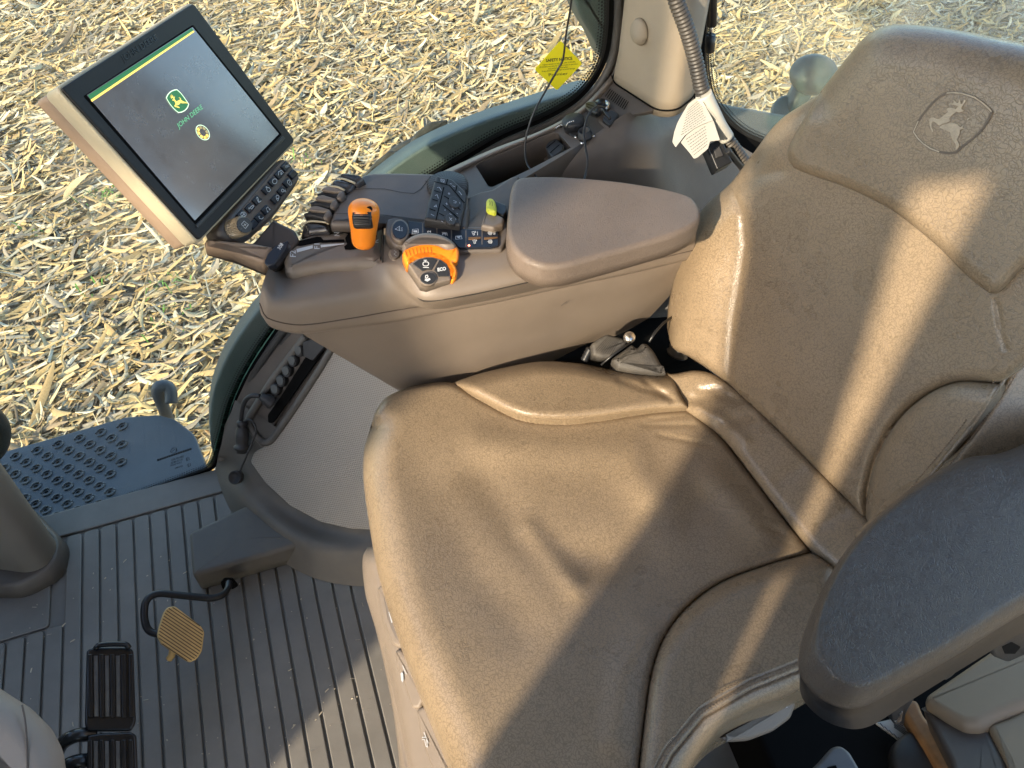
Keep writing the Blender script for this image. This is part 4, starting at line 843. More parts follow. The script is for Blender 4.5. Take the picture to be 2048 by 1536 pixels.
# gear gate
GP = Pl(P(670, 500, z=.762), (-.02, -.12, 1))
slab('gear_gate', GP, [(563, 506), (570, 491), (585, 478), (624, 464), (690, 459), (700, 450), (764, 446), (765, 528), (719, 526), (664, 529), (612, 536), (580, 543), (568, 538)], .03, .013, M['taupe'], t, r=5, seg=5)
marks('gate_slots', GP, [], .001, .0006, M['void'], t, fills=[
    [(590, 488), (597, 482), (634, 473), (642, 474), (647, 480), (688, 478.5), (689, 484), (645, 486), (640, 485), (602, 492), (592, 492)],
    [(683, 461), (700, 460), (735, 458), (750, 466), (754, 472), (750, 477), (742, 477), (740, 494), (732, 501), (716, 498), (700, 500), (690, 499), (688, 493), (694, 488), (690, 476), (696, 468), (684, 465)]])
lettering('gate_lettering', GP, [('F2', (591.5, 514), (591, 501), (580, 513.5)), ('F1', (639, 498), (639, 487), (628.5, 498)), ('N', (679, 472), (678.5, 464.5), (668.5, 472)), ('R', (756.5, 485.5), (756.5, 478.5), (746, 485.5))], .0007, M['white'], t, bold=.015,
          fills=[[(593, 498), (625.5, 490.2), (625.5, 496.5), (594, 505)], [(641, 489.5), (688, 486.5), (688, 488.5), (642, 495)]])
# orange gear lever
g = Pl(P(727, 490, z=.775), (0, 0, 1)); g0 = P(727, 491, z=.772); g1 = P(728, 412, y=g0[1] + .004); ax = g1 - g0; L_ = np.linalg.norm(ax)
lev = tag(thing('gear_lever', 'bright orange gear lever knob with a black thumb wheel', 'gear lever', g0))
kn = [g0 + ax * s for s in (0, .06, .16, .35, .6, .8, .92, 1.0, 1.06, 1.10, 1.115)]
rr_ = [.0125, .0155, .0168, .0178, .0198, .0213, .0210, .0190, .0150, .0085, .001]
kn2 = crom([list(p) + [r] for p, r in zip(kn, rr_)], 44); rs = tube_geo(kn2[:, :3], kn2[:, 3], 40); F, fl = rings(rs)
mk('knob', np.vstack(rs), F, M['orange'], lev, flat=fl)
KF = Pl(g0 + ax * .77, nrm(CAM - (g0 + ax * .77)), RT)
def z8(*p): return [(590 + x / 6.679, 330 + y / 6.679) for x, y in p]
slab('thumb_recess', KF, z8((793, 628), (1005, 545), (1033, 570), (1034, 690), (1000, 760), (930, 795), (860, 780), (815, 720)), .010, .0012, M['void'], lev, off=.0205, r=2)
wc = KF.hit(726.5, 438, .012); lathe('thumb_wheel', wc - RT * .0125, RT, [(.0, 0), (.012, 0), (.0132, .003, 1), (.0132, .022, 1), (.012, .025), (.0, .025)], M['black'], lev, ribs=22, depth=.0012)
# upper deck
D2 = Pl(P(800, 400, z=.792), (-.03, -.10, 1))
deck = slab('hand_rest', D2, [(657, 447), (666, 420), (676, 398), (700, 378), (722, 348), (745, 343), (800, 343), (880, 345), (905, 352), (935, 385), (940, 420), (936, 462), (850, 448), (770, 438), (762, 443), (700, 448)], .016, .008, M['deck'], t, r=8, seg=5)
marks('deck_seams', D2, [[(700, 380), (735, 377), (770, 378), (805, 385), (828, 387), (842, 378), (862, 352)], [(668, 427), (720, 427), (768, 430), (850, 440)], [(850, 362), (870, 364)]], .0009, .0007, sd, deck)
# dial ring and keypad
lathe('scroll_ring', P(896, 386, z=.782), (0, -.1, 1), [(.0, 0), (.030, 0), (.031, .004, 1), (.031, .016, 1), (.028, .019), (.0, .019)], M['black_soft'], t, ribs=34, depth=.0016)
K2 = Pl(P(890, 400, z=.804), (.10, -.14, 1))
kp = slab('keypad', K2, [(872, 350), (905, 357), (932, 382), (935, 392), (922, 450), (849, 437), (858, 398)], .02, .004, M['key2'] if 'key2' in M else M['black_soft'], t, r=4)
def z4(*p): return [(760 + x / 5.907, 330 + y / 5.907) for x, y in p]
marks('keypad_gaps', K2, [z4((640, 195), (820, 240), (1000, 450)), z4((755, 260), (660, 655)), z4((800, 165), (785, 225)), z4((910, 240), (895, 310)), z4((640, 300), (715, 325)), z4((610, 400), (685, 425)), z4((585, 515), (655, 540)), z4((755, 365), (810, 395), (950, 530)), z4((740, 470), (930, 630)), z4((700, 570), (760, 600))], .0014, .0006, M['void'], kp)
for cx_, cy_, rx_, ry_, ro in ((880, 435, 75, 60, 40), (835, 640, 70, 55, 40)):
    c_ = z4((cx_, cy_))[0]; slab('button', K2, circ(c_[0], c_[1], rx_ / 5.907, ry_ / 5.907, ro, 24), .004, .0012, M['black_soft'], kp, off=.0022)
marks('keypad_icons', K2, [z4((720, 165), (760, 175), (755, 205), (722, 195), (720, 165)), z4((730, 175), (750, 195)), z4((825, 220), (850, 225)), z4((855, 245), (885, 255)), z4((930, 310), (950, 330), (965, 355)), z4((675, 265), (700, 262), (725, 300)), z4((650, 360), (675, 350), (690, 395)), z4((640, 490), (665, 470), (668, 495), (640, 490)), z4((600, 580), (640, 600)), z4((815, 325), (815, 350)), z4((802, 335), (830, 342)), z4((788, 445), (788, 472)), z4((775, 455), (803, 463)), z4((850, 510), (870, 528)), z4((768, 525), (768, 540)), z4((820, 620), (850, 660)), z4((850, 625), (822, 655)), z4((890, 632), (900, 645)), z4((940, 440), (945, 458)), z4((725, 660), (745, 675)), z4((865, 420), (900, 430), (895, 450), (870, 445)), z4((820, 570), (845, 590)), z4((905, 570), (920, 578))], .0008, .0028, M['greyprint'], kp)
# rear plate, yellow switch
D3 = Pl(P(975, 410, z=.782), (0, -.05, 1))
slab('switch_plate', D3, [(922, 458), (936, 393), (960, 383), (985, 378), (1022, 353), (1040, 352), (1030, 420), (1020, 462), (960, 460)], .03, .004, M['taupe_dark'], t, r=4)
slab('rocker_bezel', D3, z4((1240, 570), (1260, 510), (1470, 620), (1455, 690), (1340, 740), (1190, 710)), .02, .004, M['taupe'], t, off=.014, r=3)
slab('rocker_well', D3, z4((1330, 405), (1490, 470), (1500, 540), (1455, 600), (1375, 560), (1372, 480)), .012, .002, M['black'], t, off=.012, r=2)
slab('yellow_rocker', D3, z4((1255, 440), (1262, 400), (1300, 383), (1345, 398), (1368, 440), (1378, 500), (1372, 545), (1335, 545), (1262, 512)), .014, .004, M['yellow_sw'], t, off=.022, smooth_n=30)
marks('rocker_grooves', D3, [z4((1292, 420), (1302, 445), (1296, 475)), z4((1320, 425), (1332, 455), (1325, 485))], .0009, .0235, mat('olive_groove', (.25, .26, .03), .6), t)
# row of buttons
BR = Pl(P(900, 470, z=.784), (0, -.12, 1))
slab('button_bezel', BR, [(772, 438), (800, 430), (860, 440), (930, 452), (1016, 452), (1018, 470), (1004, 500), (925, 502), (790, 490), (770, 470)], .02, .004, M['deck'], t, off=-.003, r=6)
slab('button_strip', BR, z4((335, 660), (490, 680), (840, 735), (1120, 765), (1395, 752), (1402, 950), (1310, 970), (940, 978), (860, 890), (335, 810)), .006, .001, M['key'], t, off=.0005, r=2)
marks('button_gaps', BR, [z4((505, 680), (505, 860)), z4((672, 710), (672, 880)), z4((843, 738), (843, 900)), z4((1015, 770), (1015, 965)), z4((1205, 770), (1205, 940))], .0016, .0009, M['deck'], t)
slab('slot_rocker', BR, z4((1045, 850), (1190, 845), (1190, 868), (1045, 880)), .002, .0005, M['ochre_dark'], t, off=.0018); slab('slot_rocker', BR, z4((1230, 850), (1390, 845), (1390, 862), (1230, 875)), .002, .0005, M['ochre_dark'], t, off=.0018)
c_ = z4((235, 765))[0]; slab('auto_button_ring', BR, circ(c_[0], c_[1], 18.5, 22, 0, 36), .010, .002, M['taupe'], t, off=.005)
ab = slab('auto_button', BR, circ(c_[0], c_[1] - .5, 15.5, 18.5, 0, 36), .004, .0012, M['key'], t, off=.0062)
marks('auto_icon', BR, [z4((180, 758), (232, 722), (225, 758), (238, 778), (180, 758))], .0009, .0067, M['white'], ab)
lettering('auto_lettering', BR, [('AUTO', z4((268, 782))[0], z4((268, 735))[0], z4((246, 782))[0])], .0067, M['white'], ab)
lettering('button_numbers', BR, [('1', z4((440, 795))[0], z4((440, 772))[0], z4((395, 795))[0]), ('2', z4((600, 800))[0], z4((600, 775))[0], z4((560, 800))[0]), ('3', z4((780, 830))[0], z4((780, 800))[0], z4((735, 830))[0]), ('4', z4((955, 868))[0], z4((955, 840))[0], z4((905, 868))[0])], .0012, M['white'], t, bold=.02,
          lines=[z4((385, 760), (450, 755), (455, 800), (380, 812), (385, 760)), z4((893, 840), (960, 835), (970, 872), (895, 878), (893, 840)), z4((730, 795), (790, 802), (795, 835))], lw=.0007)
def eng(cx, cy, s=1.0): return [z4((cx - 34*s, cy), (cx - 18*s, cy), (cx - 14*s, cy - 18*s), (cx + 14*s, cy - 22*s), (cx + 26*s, cy), (cx + 14*s, cy + 22*s), (cx - 14*s, cy + 18*s), (cx - 18*s, cy)), z4((cx - 8*s, cy - 14*s), (cx - 8*s, cy + 14*s)), z4((cx + 4*s, cy - 16*s), (cx + 4*s, cy + 16*s)), z4((cx + 14*s, cy - 12*s), (cx + 14*s, cy + 12*s))]
def trc(cx, cy): return [z4((cx - 28, cy - 16), (cx + 2, cy - 20), (cx + 2, cy - 2)), z4((cx + 14, cy - 24), (cx + 24, cy - 12), (cx + 12, cy - 4), (cx + 14, cy - 24)), z4((cx - 12, cy + 8), (cx + 4, cy + 2), (cx + 10, cy + 20), (cx - 8, cy + 24), (cx - 12, cy + 8)), z4((cx - 24, cy - 10), (cx - 10, cy + 10))]
marks('button_icons', BR, eng(1300, 803) + eng(1300, 905) + trc(1110, 805) + trc(1120, 905) + [z4((1345, 780), (1345, 825)), z4((1358, 780), (1358, 825)), z4((1152, 785), (1152, 830))], .0007, .0022, M['white'], t)
lathe('led', BR.hit(*z4((1052, 952))[0], .001), BR.n, [(.0, 0), (.0016, 0), (.0012, .001), (.0, .0012)], M['led'], t, 10)
# throttle dial in its bowl
BW = Pl(P(880, 540, z=.757), (.02, -.28, 1))
slab('dial_bowl', BW, [(776, 500), (800, 494), (880, 500), (925, 502), (985, 500), (995, 520), (975, 550), (940, 575), (880, 590), (838, 588), (812, 560)], .012, .007, M['taupe'], t, off=.0, smooth_n=70)
slab('turn_marker', BW, circ(790.5, 506, 9, 10, 0, 20), .004, .001, M['deck'], t, off=.004)
marks('swirl_mark', BW, [[(788, 501), (793, 504), (788, 508), (793, 512)]], .0008, .0048, M['greyprint'], t)
marks('turtle_mark', BW, [], .0008, .0048, M['white'], t, fills=[z4((946, 1300), (955, 1280), (962, 1262), (972, 1262), (978, 1280), (990, 1290), (988, 1300), (998, 1306), (988, 1312), (978, 1325), (982, 1338), (970, 1338), (962, 1322), (950, 1312))])
TD = Pl(P(865, 530, z=.785), (.05, -.36, 1))
odial = slab('throttle_ring', TD, z4((268, 1035), (300, 985), (370, 948), (480, 922), (600, 920), (700, 938), (765, 972), (830, 978), (870, 955), (905, 948), (930, 985), (938, 1040), (930, 1100), (905, 1130), (868, 1142), (895, 1180), (915, 1230), (915, 1290), (895, 1335), (845, 1352), (838, 1250), (800, 1160), (720, 1100), (620, 1072), (520, 1072), (420, 1100), (330, 1165), (300, 1120)), .022, .005, M['orange'], t, smooth_n=120, seg=5)
og = mat('orange_groove', (.5, .12, .01), .6)
marks('finger_grooves', TD, [z4((300 + k * 43, 1020 - 44 * math.sin(min(1, k / 5) * 1.57) - 8), (322 + k * 41, 1090 - 42 * math.sin(min(1, k / 5) * 1.57) - 6 + (k > 5) * 3)) for k in range(8)], .0010, .0006, og, odial)
T2 = Pl(TD.o + TD.n * .001, TD.n)
slab('dial_face', T2, z4((335, 1172), (430, 1108), (530, 1082), (620, 1082), (715, 1110), (790, 1165), (828, 1250), (838, 1352), (640, 1400), (560, 1412), (478, 1392), (440, 1330)), .02, .002, M['taupe'], t, r=2)
mkf = slab('eco_button', T2, z4((700, 1118), (772, 1172), (812, 1240), (818, 1312), (692, 1314), (668, 1272), (640, 1240), (655, 1205)), .003, .0008, M['black_soft'], t, off=.0012, r=1.2)
lettering('eco_lettering', T2, [('ECO', z4((682, 1256))[0], z4((782, 1240))[0], z4((678, 1218))[0])], .0018, M['white'], mkf, bold=.04)
s1 = slab('engine_speed_button', T2, z4((385, 1166), (455, 1115), (545, 1094), (620, 1097), (680, 1118), (610, 1238), (560, 1232), (500, 1252)), .003, .0008, M['black_soft'], t, off=.0012, r=1.2)
marks('engine_icon', T2, [z4((515, 1125), (555, 1125)), z4((535, 1128), (535, 1140)), z4((560, 1145), (575, 1158), (572, 1180), (555, 1192), (525, 1192), (508, 1180), (508, 1158), (522, 1145), (560, 1145)), z4((508, 1210), (578, 1212))], .0011, .0018, M['white'], s1)
c_ = z4((568, 1335))[0]; slab('dial_hub_ring', T2, circ(c_[0], c_[1], 17.5, 14.0, 0, 30), .006, .001, M['taupe'], t, off=.002)
s2 = slab('hub_button', T2, circ(c_[0], c_[1], 15.5, 12.0, 0, 30), .003, .0008, M['black_soft'], t, off=.003)
marks('boot_icon', T2, [z4((528, 1360), (560, 1372), (592, 1352), (585, 1340), (555, 1350), (530, 1345)), z4((540, 1305), (560, 1300), (568, 1320), (552, 1338), (536, 1328), (540, 1305))], .0011, .0037, M['white'], s2, fills=[z4((535, 1345), (560, 1350), (588, 1340), (590, 1352), (562, 1368), (532, 1362))])
slab('dial_hood', TD, z4((268, 915), (300, 870), (380, 815), (490, 782), (600, 778), (700, 795), (790, 830), (860, 875), (902, 918), (895, 955), (850, 972), (790, 970), (700, 932), (600, 915), (480, 918), (380, 940), (300, 968), (275, 950)), .02, .008, M['taupe'], t, off=.006, smooth_n=90, seg=5)
# paddle levers at the front left of the console
def z8o(dx, dy, *p): return z8(*[(x + dx, y + dy) for x, y in p])
PL_ = Pl(P(650, 400, z=.790), (-.25, -.1, 1))
def paddle(dx, dy, lab, off):
    q = thing('hydraulic_lever', lab, 'paddle lever', PL_.hit(*z8o(dx, dy, (500, 340))[0]), 'hydraulic paddle levers')
    slab('paddle_cap', PL_, z8o(dx, dy, (345, 330), (400, 288), (470, 278), (640, 328), (660, 348), (600, 352), (545, 360), (480, 352), (400, 345)), .006, .0018, M['taupe'], q, off=off + .004, r=3)
    slab('paddle_body', PL_, z8o(dx, dy, (285, 420), (350, 345), (440, 335), (480, 352), (560, 345), (650, 345), (560, 440), (540, 450), (420, 410), (330, 400)), .012, .004, M['black_soft'], q, off=off, r=3)
    slab('finger_tip', PL_, z8o(dx, dy, (542, 425), (580, 345), (640, 335), (655, 370), (600, 440), (560, 445)), .012, .004, M['deck'], q, off=off + .008, r=4)
paddle(0, 0, 'third paddle lever from the window, first with a dark hollow', .0)
paddle(-92, 118, 'fourth paddle lever from the window, between the two hollow ones', .0)
paddle(-178, 262, 'fifth paddle lever from the window, lowest with a dark hollow', .0)
for (px_, lab, off) in ((z8((575, 160), (590, 110), (640, 84), (720, 88), (820, 112), (890, 140), (905, 160), (860, 192), (800, 238), (700, 195), (620, 165)), 'glossy dark paddle lever closest to the window, no hollow', .004),
                   (z8((470, 280), (478, 215), (520, 180), (570, 165), (680, 190), (790, 236), (740, 300), (660, 345), (560, 300)), 'glossy dark paddle lever second from the window, no hollow', .002),
                   (z8((120, 800), (135, 760), (250, 745), (350, 762), (442, 800), (430, 860), (250, 885), (160, 900)), 'wide glossy dark paddle lever nearest the gear gate', -.006)):
    q = thing('hydraulic_lever', lab, 'paddle lever', PL_.hit(*px_[0]), 'hydraulic paddle levers')
    s_ = slab('paddle_body', PL_, px_, .016, .007, mat('gloss_grey_plastic', (.05, .048, .05), .2, var=.05) if 'gg' not in M else M['gg'], q, off=off, r=4, seg=5)
    e_ = px_[3:6] if off > 0 else px_[1:5]
    tube('edge_trim', [PL_.hit(a, b + 1.5, off + .0015) for a, b in (z8((470, 278), (560, 282), (660, 325)) if lab.startswith('glossy dark paddle lever second') else z8((545, 170), (660, 180), (798, 232)) if 'closest' in lab else z8((85, 790), (200, 742), (400, 755), (450, 775)))], .0016, M['gold_bezel'], q, 6, 20)
slab('lever_block', Pl(P(650, 420, z=.775), (-.2, -.1, 1)), z8((60, 960), (100, 800), (230, 560), (380, 340), (560, 130), (640, 100), (880, 170), (700, 350), (620, 520), (500, 700), (470, 860), (200, 940)), .04, .006, M['brown_dark'], t, r=6)
# console lid (padded armrest)
AP = Pl(P(1200, 430, z=.805), (.03, -.06, 1))
AP_px = [(1022, 376), (1029, 359), (1044, 352), (1080, 350), (1130, 351), (1230, 359), (1330, 375), (1384, 392), (1402, 418), (1396, 444), (1350, 468), (1264, 494), (1184, 516), (1128, 530), (1086, 531), (1048, 516), (1024, 492), (1014, 458), (1018, 405)]
pad('padded_lid', AP, AP_px, .038, .008, M['leather_pad'], t, .0015)
AP2 = Pl(AP.o - AP.n * .034, AP.n)
def shift(px, dx, dy): return [(a + dx, b + dy) for a, b in px]
tube('lid_gap', crom([AP2.hit(a, b, .001) for a, b in [(1030, 380), (1018, 420), (1015, 470), (1030, 512), (1060, 540), (1100, 548), (1160, 540), (1260, 512), (1340, 490), (1386, 468)]], 60), .0022, M['void'], t, 6)
tube('gate_seam', crom([P(a, b, z=z) for a, b, z in [(766, 436, .7745), (766, 480, .775), (766, 528, .756), (775, 531, .753), (790, 545, .751), (812, 572, .7475), (832, 592, .746), (850, 602.5, .7455), (900, 597, .7478), (960, 586, .7486), (1060, 563.5, .7487)]], 70), .0011, sd, t, 6)
tube('shell_seam', crom([p + nrm(CAM - p) * .0004 for p in r4], 90), .0009, mat('fine_seam', (.06, .045, .034), .7), t, 6)
# ---- support arm and display
t = thing('display_screen', 'black framed tilted display with scratched screen and champagne coloured housing', 'display', P(500, 500, z=.76)); dsp = t
TL_, TR_, BR_, BL_ = A3(-.199, .976, 1.018), A3(-.037, 1.205, 1.005), A3(.054, 1.148, .806), A3(-.108, .919, .819)
DP_ = pl3(TL_, TR_, BL_, TR_ - TL_)
slab('support_arm', Pl(P(530, 490, z=.775), (.1, -.3, .95)), [(405, 484), (432, 470), (505, 485), (546, 437), (590, 458), (600, 480), (560, 520), (545, 532), (528, 527), (470, 503)], .03, .006, M['brown_dark'], t, r=6)
slab('arm_cover', Pl(P(530, 500, z=.782), (.1, -.4, .9)), [(408, 486), (436, 478), (500, 484), (545, 492), (534, 524), (524, 525), (466, 500)], .03, .006, M['housing'], t, r=4)
rk = slab('rocker_switch', Pl(P(552, 508, z=.79), (-.2, -.3, .9)), [(527, 524), (536, 506), (552, 490), (576, 480), (573, 492), (548, 528), (534, 532)], .012, .002, M['key'], t, r=3)
lettering('rocker_lettering', Pl(P(552, 508, z=.79), (-.2, -.3, .9)), [('308', (560, 500), (567, 489), (554, 496))], .0006, M['white'], rk)
bz = [(123.5, 176), (387, 6), (590.5, 281), (399.5, 480)]
hz = [(116, 177), (384, 4), (593, 282), (400, 486)]
def quadslab(name, px, thick, bev, off, m, par, r=7, grow=0.0, seg=4):
    q = inset(np.array([DP_.q2(a, b) for a, b in rpoly(px, r, 5)]), -grow); rs = slab_geo(DP_, q, thick, bev, off, seg); F, fl = rings(rs); return mk(name, np.vstack(rs), F, m, par, flat=fl)
quadslab('bezel', bz, .006, .0015, 0, M['bezel'], t)
quadslab('housing_rim', bz, .024, .003, -.004, M['gold_bezel'], t, 9, .0035)
quadslab('housing_back', bz, .022, .004, -.028, M['housing'], t, 9, .002)
sc_px = [(174, 190), (385, 54), (558, 268), (390, 441)]
slab('screen_surround', DP_, [(167, 192), (386, 49), (564, 269), (391, 449)], .001, .0003, M['void'], t, off=.0004, r=3)
def screen_mat():
    m = bpy.data.materials.new('display_glass'); nt, b, N, L = nodes(m); b.inputs['Base Color'].default_value = (.014, .015, .018, 1)
    tc = N('TexCoord'); n1 = N('TexNoise', i_Scale=26.0, i_Detail=8.0, i_Roughness=.7); L(tc.outputs['Object'], n1.inputs['Vector'])
    mr = N('MapRange', i_From_Min=.35, i_From_Max=.7, i_To_Min=.17, i_To_Max=.32); L(n1.outputs['Fac'], mr.inputs[0]); L(mr.outputs[0], b.inputs['Roughness'])
    b.inputs['Specular IOR Level'].default_value = 1.0; b.inputs['Coat Weight'].default_value = 1.0; b.inputs['Coat Roughness'].default_value = .12; b.inputs['Coat IOR'].default_value = 1.7; b.inputs['Emission Color'].default_value = (.05, .055, .065, 1); b.inputs['Emission Strength'].default_value = .35; return m
scr = slab('screen', DP_, sc_px, .001, .0002, screen_mat(), t, off=.0012, r=1)
slab('bezel_shade_strip', DP_, [(566, 272), (571, 277), (396, 456), (392, 450)], .002, .0006, M['black'], t, off=.0016, r=1)
marks('green_band', DP_, [], .001, .0016, M['scr_green'], scr, fills=[[(176, 190.5), (383.5, 56), (387, 61), (181.5, 199.5)]])
marks('yellow_band', DP_, [], .001, .0016, M['scr_yellow'], scr, fills=[[(181.5, 199.5), (387, 61), (389, 63.6), (184, 203.6)]])
def z2(*p): return [(320 + x / 11.82, 160 + y / 11.82) for x, y in p]
shl = crom(z2((150, 425), (185, 350), (250, 280), (330, 240), (402, 228)), 16).tolist() + crom(z2((402, 228), (500, 320), (600, 455), (678, 568)), 12).tolist()[1:] + crom(z2((678, 568), (650, 650), (590, 715), (510, 758), (432, 768)), 16).tolist()[1:] + crom(z2((432, 768), (330, 680), (230, 560), (150, 425)), 12).tolist()[1:-1]
marks('emblem_field', DP_, [], .001, .0019, M['scr_green'], scr, fills=[shl])
marks('emblem_outline', DP_, [shl + [shl[0]]], .0011, .0022, M['scr_line'], scr)
deer = z2((290, 482), (300, 458), (316, 442), (305, 415), (280, 430), (268, 442), (262, 435), (272, 410), (238, 402), (240, 392), (275, 398), (285, 386), (245, 372), (248, 362), (288, 378), (292, 370), (262, 345), (270, 341), (305, 375), (318, 402), (333, 408), (352, 385), (351, 405), (336, 425), (345, 450), (365, 485), (385, 500), (410, 498), (470, 465), (484, 452), (468, 430), (440, 415), (450, 410), (482, 425), (496, 445), (494, 465), (520, 485), (560, 512), (610, 520), (640, 540), (662, 556), (600, 545), (540, 550), (505, 545), (480, 542), (455, 575), (425, 595), (385, 600), (358, 605), (400, 622), (450, 633), (466, 655), (455, 662), (400, 645), (360, 637), (338, 612), (348, 590), (370, 575), (365, 550), (350, 515), (330, 482), (310, 488))
marks('emblem_deer', DP_, [], .001, .0022, M['scr_yellow'], scr, fills=[deer])
lettering('screen_lettering', DP_, [('JOHN DEERE', z2((440, 1145))[0], z2((1020, 672))[0], z2((385, 1040))[0])], .0019, M['scr_text'], scr)
cx_, cy_ = z2((1012, 1240))[0]; rg = circ(cx_, cy_, 16.6, 11.2, 52, 36)
marks('spinner_ring', DP_, [rg + [rg[0]]], .0009, .0019, M['scr_line'], scr)
wed = []
for k in range(8):
    a = math.radians(k * 45 + 4); b_ = math.radians(k * 45 + 38); o1 = circ(cx_, cy_, 14.4, 9.4, 52, 36); 
    def pe(rx, ry, an): x, y = rx * math.cos(an), ry * math.sin(an); r_ = math.radians(52); return (cx_ + x * math.cos(r_) - y * math.sin(r_), cy_ + x * math.sin(r_) + y * math.cos(r_))
    wed.append((k, [pe(14.2, 9.3, a), pe(14.6, 9.5, (a + b_) / 2), pe(14.2, 9.3, b_), pe(8.6, 5.6, b_), pe(8.6, 5.6, a)]))
marks('spinner_lit', DP_, [], .001, .0019, M['scr_yellow'], scr, fills=[w_ for k, w_ in wed if k in (7, 0, 1, 2, 3)])
marks('spinner_dim', DP_, [], .001, .0019, M['scr_khaki'], scr, fills=[w_ for k, w_ in wed if k in (4, 5, 6)])
lettering('bezel_lettering', DP_, [('JOHN DEERE', (247, 124), (317, 79), (240, 112))], .0006, mat('embossed_black', (.002, .002, .002), .25), t, bold=.01)
# button panel under the screen
def z3(*p): return [(440 + x / 8.082, 310 + y / 8.082) for x, y in p]
B2 = Pl(DP_.o - DP_.n * .004, DP_.n, DP_.u)
slab('key_panel', B2, z3((930, 110), (1040, 48), (1112, 82), (1300, 340), (1300, 410), (1210, 560), (870, 1030), (480, 1385), (320, 1415), (150, 1395), (20, 1300), (-20, 1200), (60, 1080)), .028, .008, M['kp'] if 'kp' in M else M['deck'], t, r=5)
slab('key_plate', B2, z3((250, 1000), (940, 160), (1040, 80), (1090, 95), (1270, 345), (1270, 390), (850, 960), (560, 1230), (420, 1300)), .004, .001, mat('brown_plate', (.12, .085, .065), .45, .3, 1500, .06), t, off=.0012, r=4)
btn = [(1080, 185), (975, 310), (875, 430), (770, 558), (615, 730), (500, 855), (370, 965), (1195, 310), (1110, 450), (1018, 580), (915, 712), (762, 885), (650, 1010), (560, 1120)]
icons = {0: None, 1: [((-30, 20), (-28, -40), (20, -60), (55, -20)), ((5, -20), (20, -28), (32, -8), (12, 5), (5, -20))], 2: [circ(10, -5, 36, 40, 20, 16) + [circ(10, -5, 36, 40, 20, 16)[0]]],
 3: [((-30, -40), (-15, -45), (0, -30), (25, -30), (50, 5), (30, 35), (0, 30), (-15, 0), (-15, -35), (-30, -40))], 4: [((-20, -50), (-5, -45), (15, 20), (5, 30), (-18, -20), (-20, -50)), ((10, 40), (50, 10))], 5: [((-35, 20), (10, -30), (40, -40), (40, -15), (10, 20), (-5, 5)), ((-40, 0), (-20, 10))],
 6: [circ(10, -5, 44, 36, 0, 16) + [circ(10, -5, 44, 36, 0, 16)[0]], ((-20, 25), (25, -15)), ((-5, -18), (25, -15), (25, 10))], 8: [((-20, -30), (10, -50), (45, -10), (45, 30), (20, 40), (-20, 0), (-20, -30)), ((10, -25), (22, 15))], 9: [circ(-5, -5, 20, 22, 0, 10) + [circ(-5, -5, 20, 22, 0, 10)[0]], ((35, -20), (45, 20)), ((20, -15), (32, 22))],
 10: [circ(15, -35, 24, 26, 0, 12) + [circ(15, -35, 24, 26, 0, 12)[0]], ((-5, -5), (20, 30), (35, -5), (-5, -5))], 11: [((5, 30), (-15, -20), (10, -45), (40, -10)), circ(8, 30, 9, 9, 0, 8) + [circ(8, 30, 9, 9, 0, 8)[0]], circ(42, -5, 9, 9, 0, 8) + [circ(42, -5, 9, 9, 0, 8)[0]]], 12: [((-25, -15), (-10, 15), (25, 25), (50, 5)), ((-25, -15), (-10, -20)), ((50, 5), (45, -10))]}
for k, (x, y) in enumerate(btn):
    bo = slab('key', B2, z3((x - 4, y - 88), (x + 82, y - 10), (x - 8, y + 88), (x - 90, y + 2)), .006, .0016, M['key'], t, off=.0045, r=1.5, seg=3)
    if icons.get(k): marks('key_icon', B2, [z3(*[(x + a, y + b) for a, b in L_]) for L_ in icons[k]], .0009, .005, M['white'], bo)
    if k == 0: lettering('key_lettering', B2, [('iTEC', z3((1068, 215))[0], z3((1130, 180))[0], z3((1050, 180))[0])], .005, M['white'], bo)
kb = B2.hit(*z3((300, 1270))[0], 0.0); kt = B2.hit(*z3((400, 1130))[0], .024)
kn_ = lathe('rotary_knob', kt - DP_.n * .024, DP_.n, [(.0, 0), (.0145, 0), (.0145, .002), (.0138, .003, 1), (.0138, .020, 1), (.0130, .0215), (.0122, .024), (.0, .024)], M['knurl'] if 'knurl' in M else mat('knurled_knob', (.22, .18, .12), .35, coat=.2), t, ribs=30, depth=.0014)
kc = slab('knob_cap', Pl(kt, DP_.n), circ(*z3((400, 1130))[0], 14.6, 16.2, -35, 36), .0015, .0004, M['key'], t, off=.0008)
marks('knob_icon', Pl(kt, DP_.n), [z3((345, 1120), (390, 1068), (460, 1125), (410, 1190), (345, 1120)), z3((385, 1105), (420, 1150)), z3((425, 1115), (380, 1140))], .0007, .0013, M['white'], kc)

CS = Pl(P(1130, 605, y=.8535), (0, -1, .12), (1, 0, 0))
marks('scuffs', CS, [[(1122, 612), (1129, 606), (1134, 603)]], .0016, .0022, M['taupe_dark'], con)
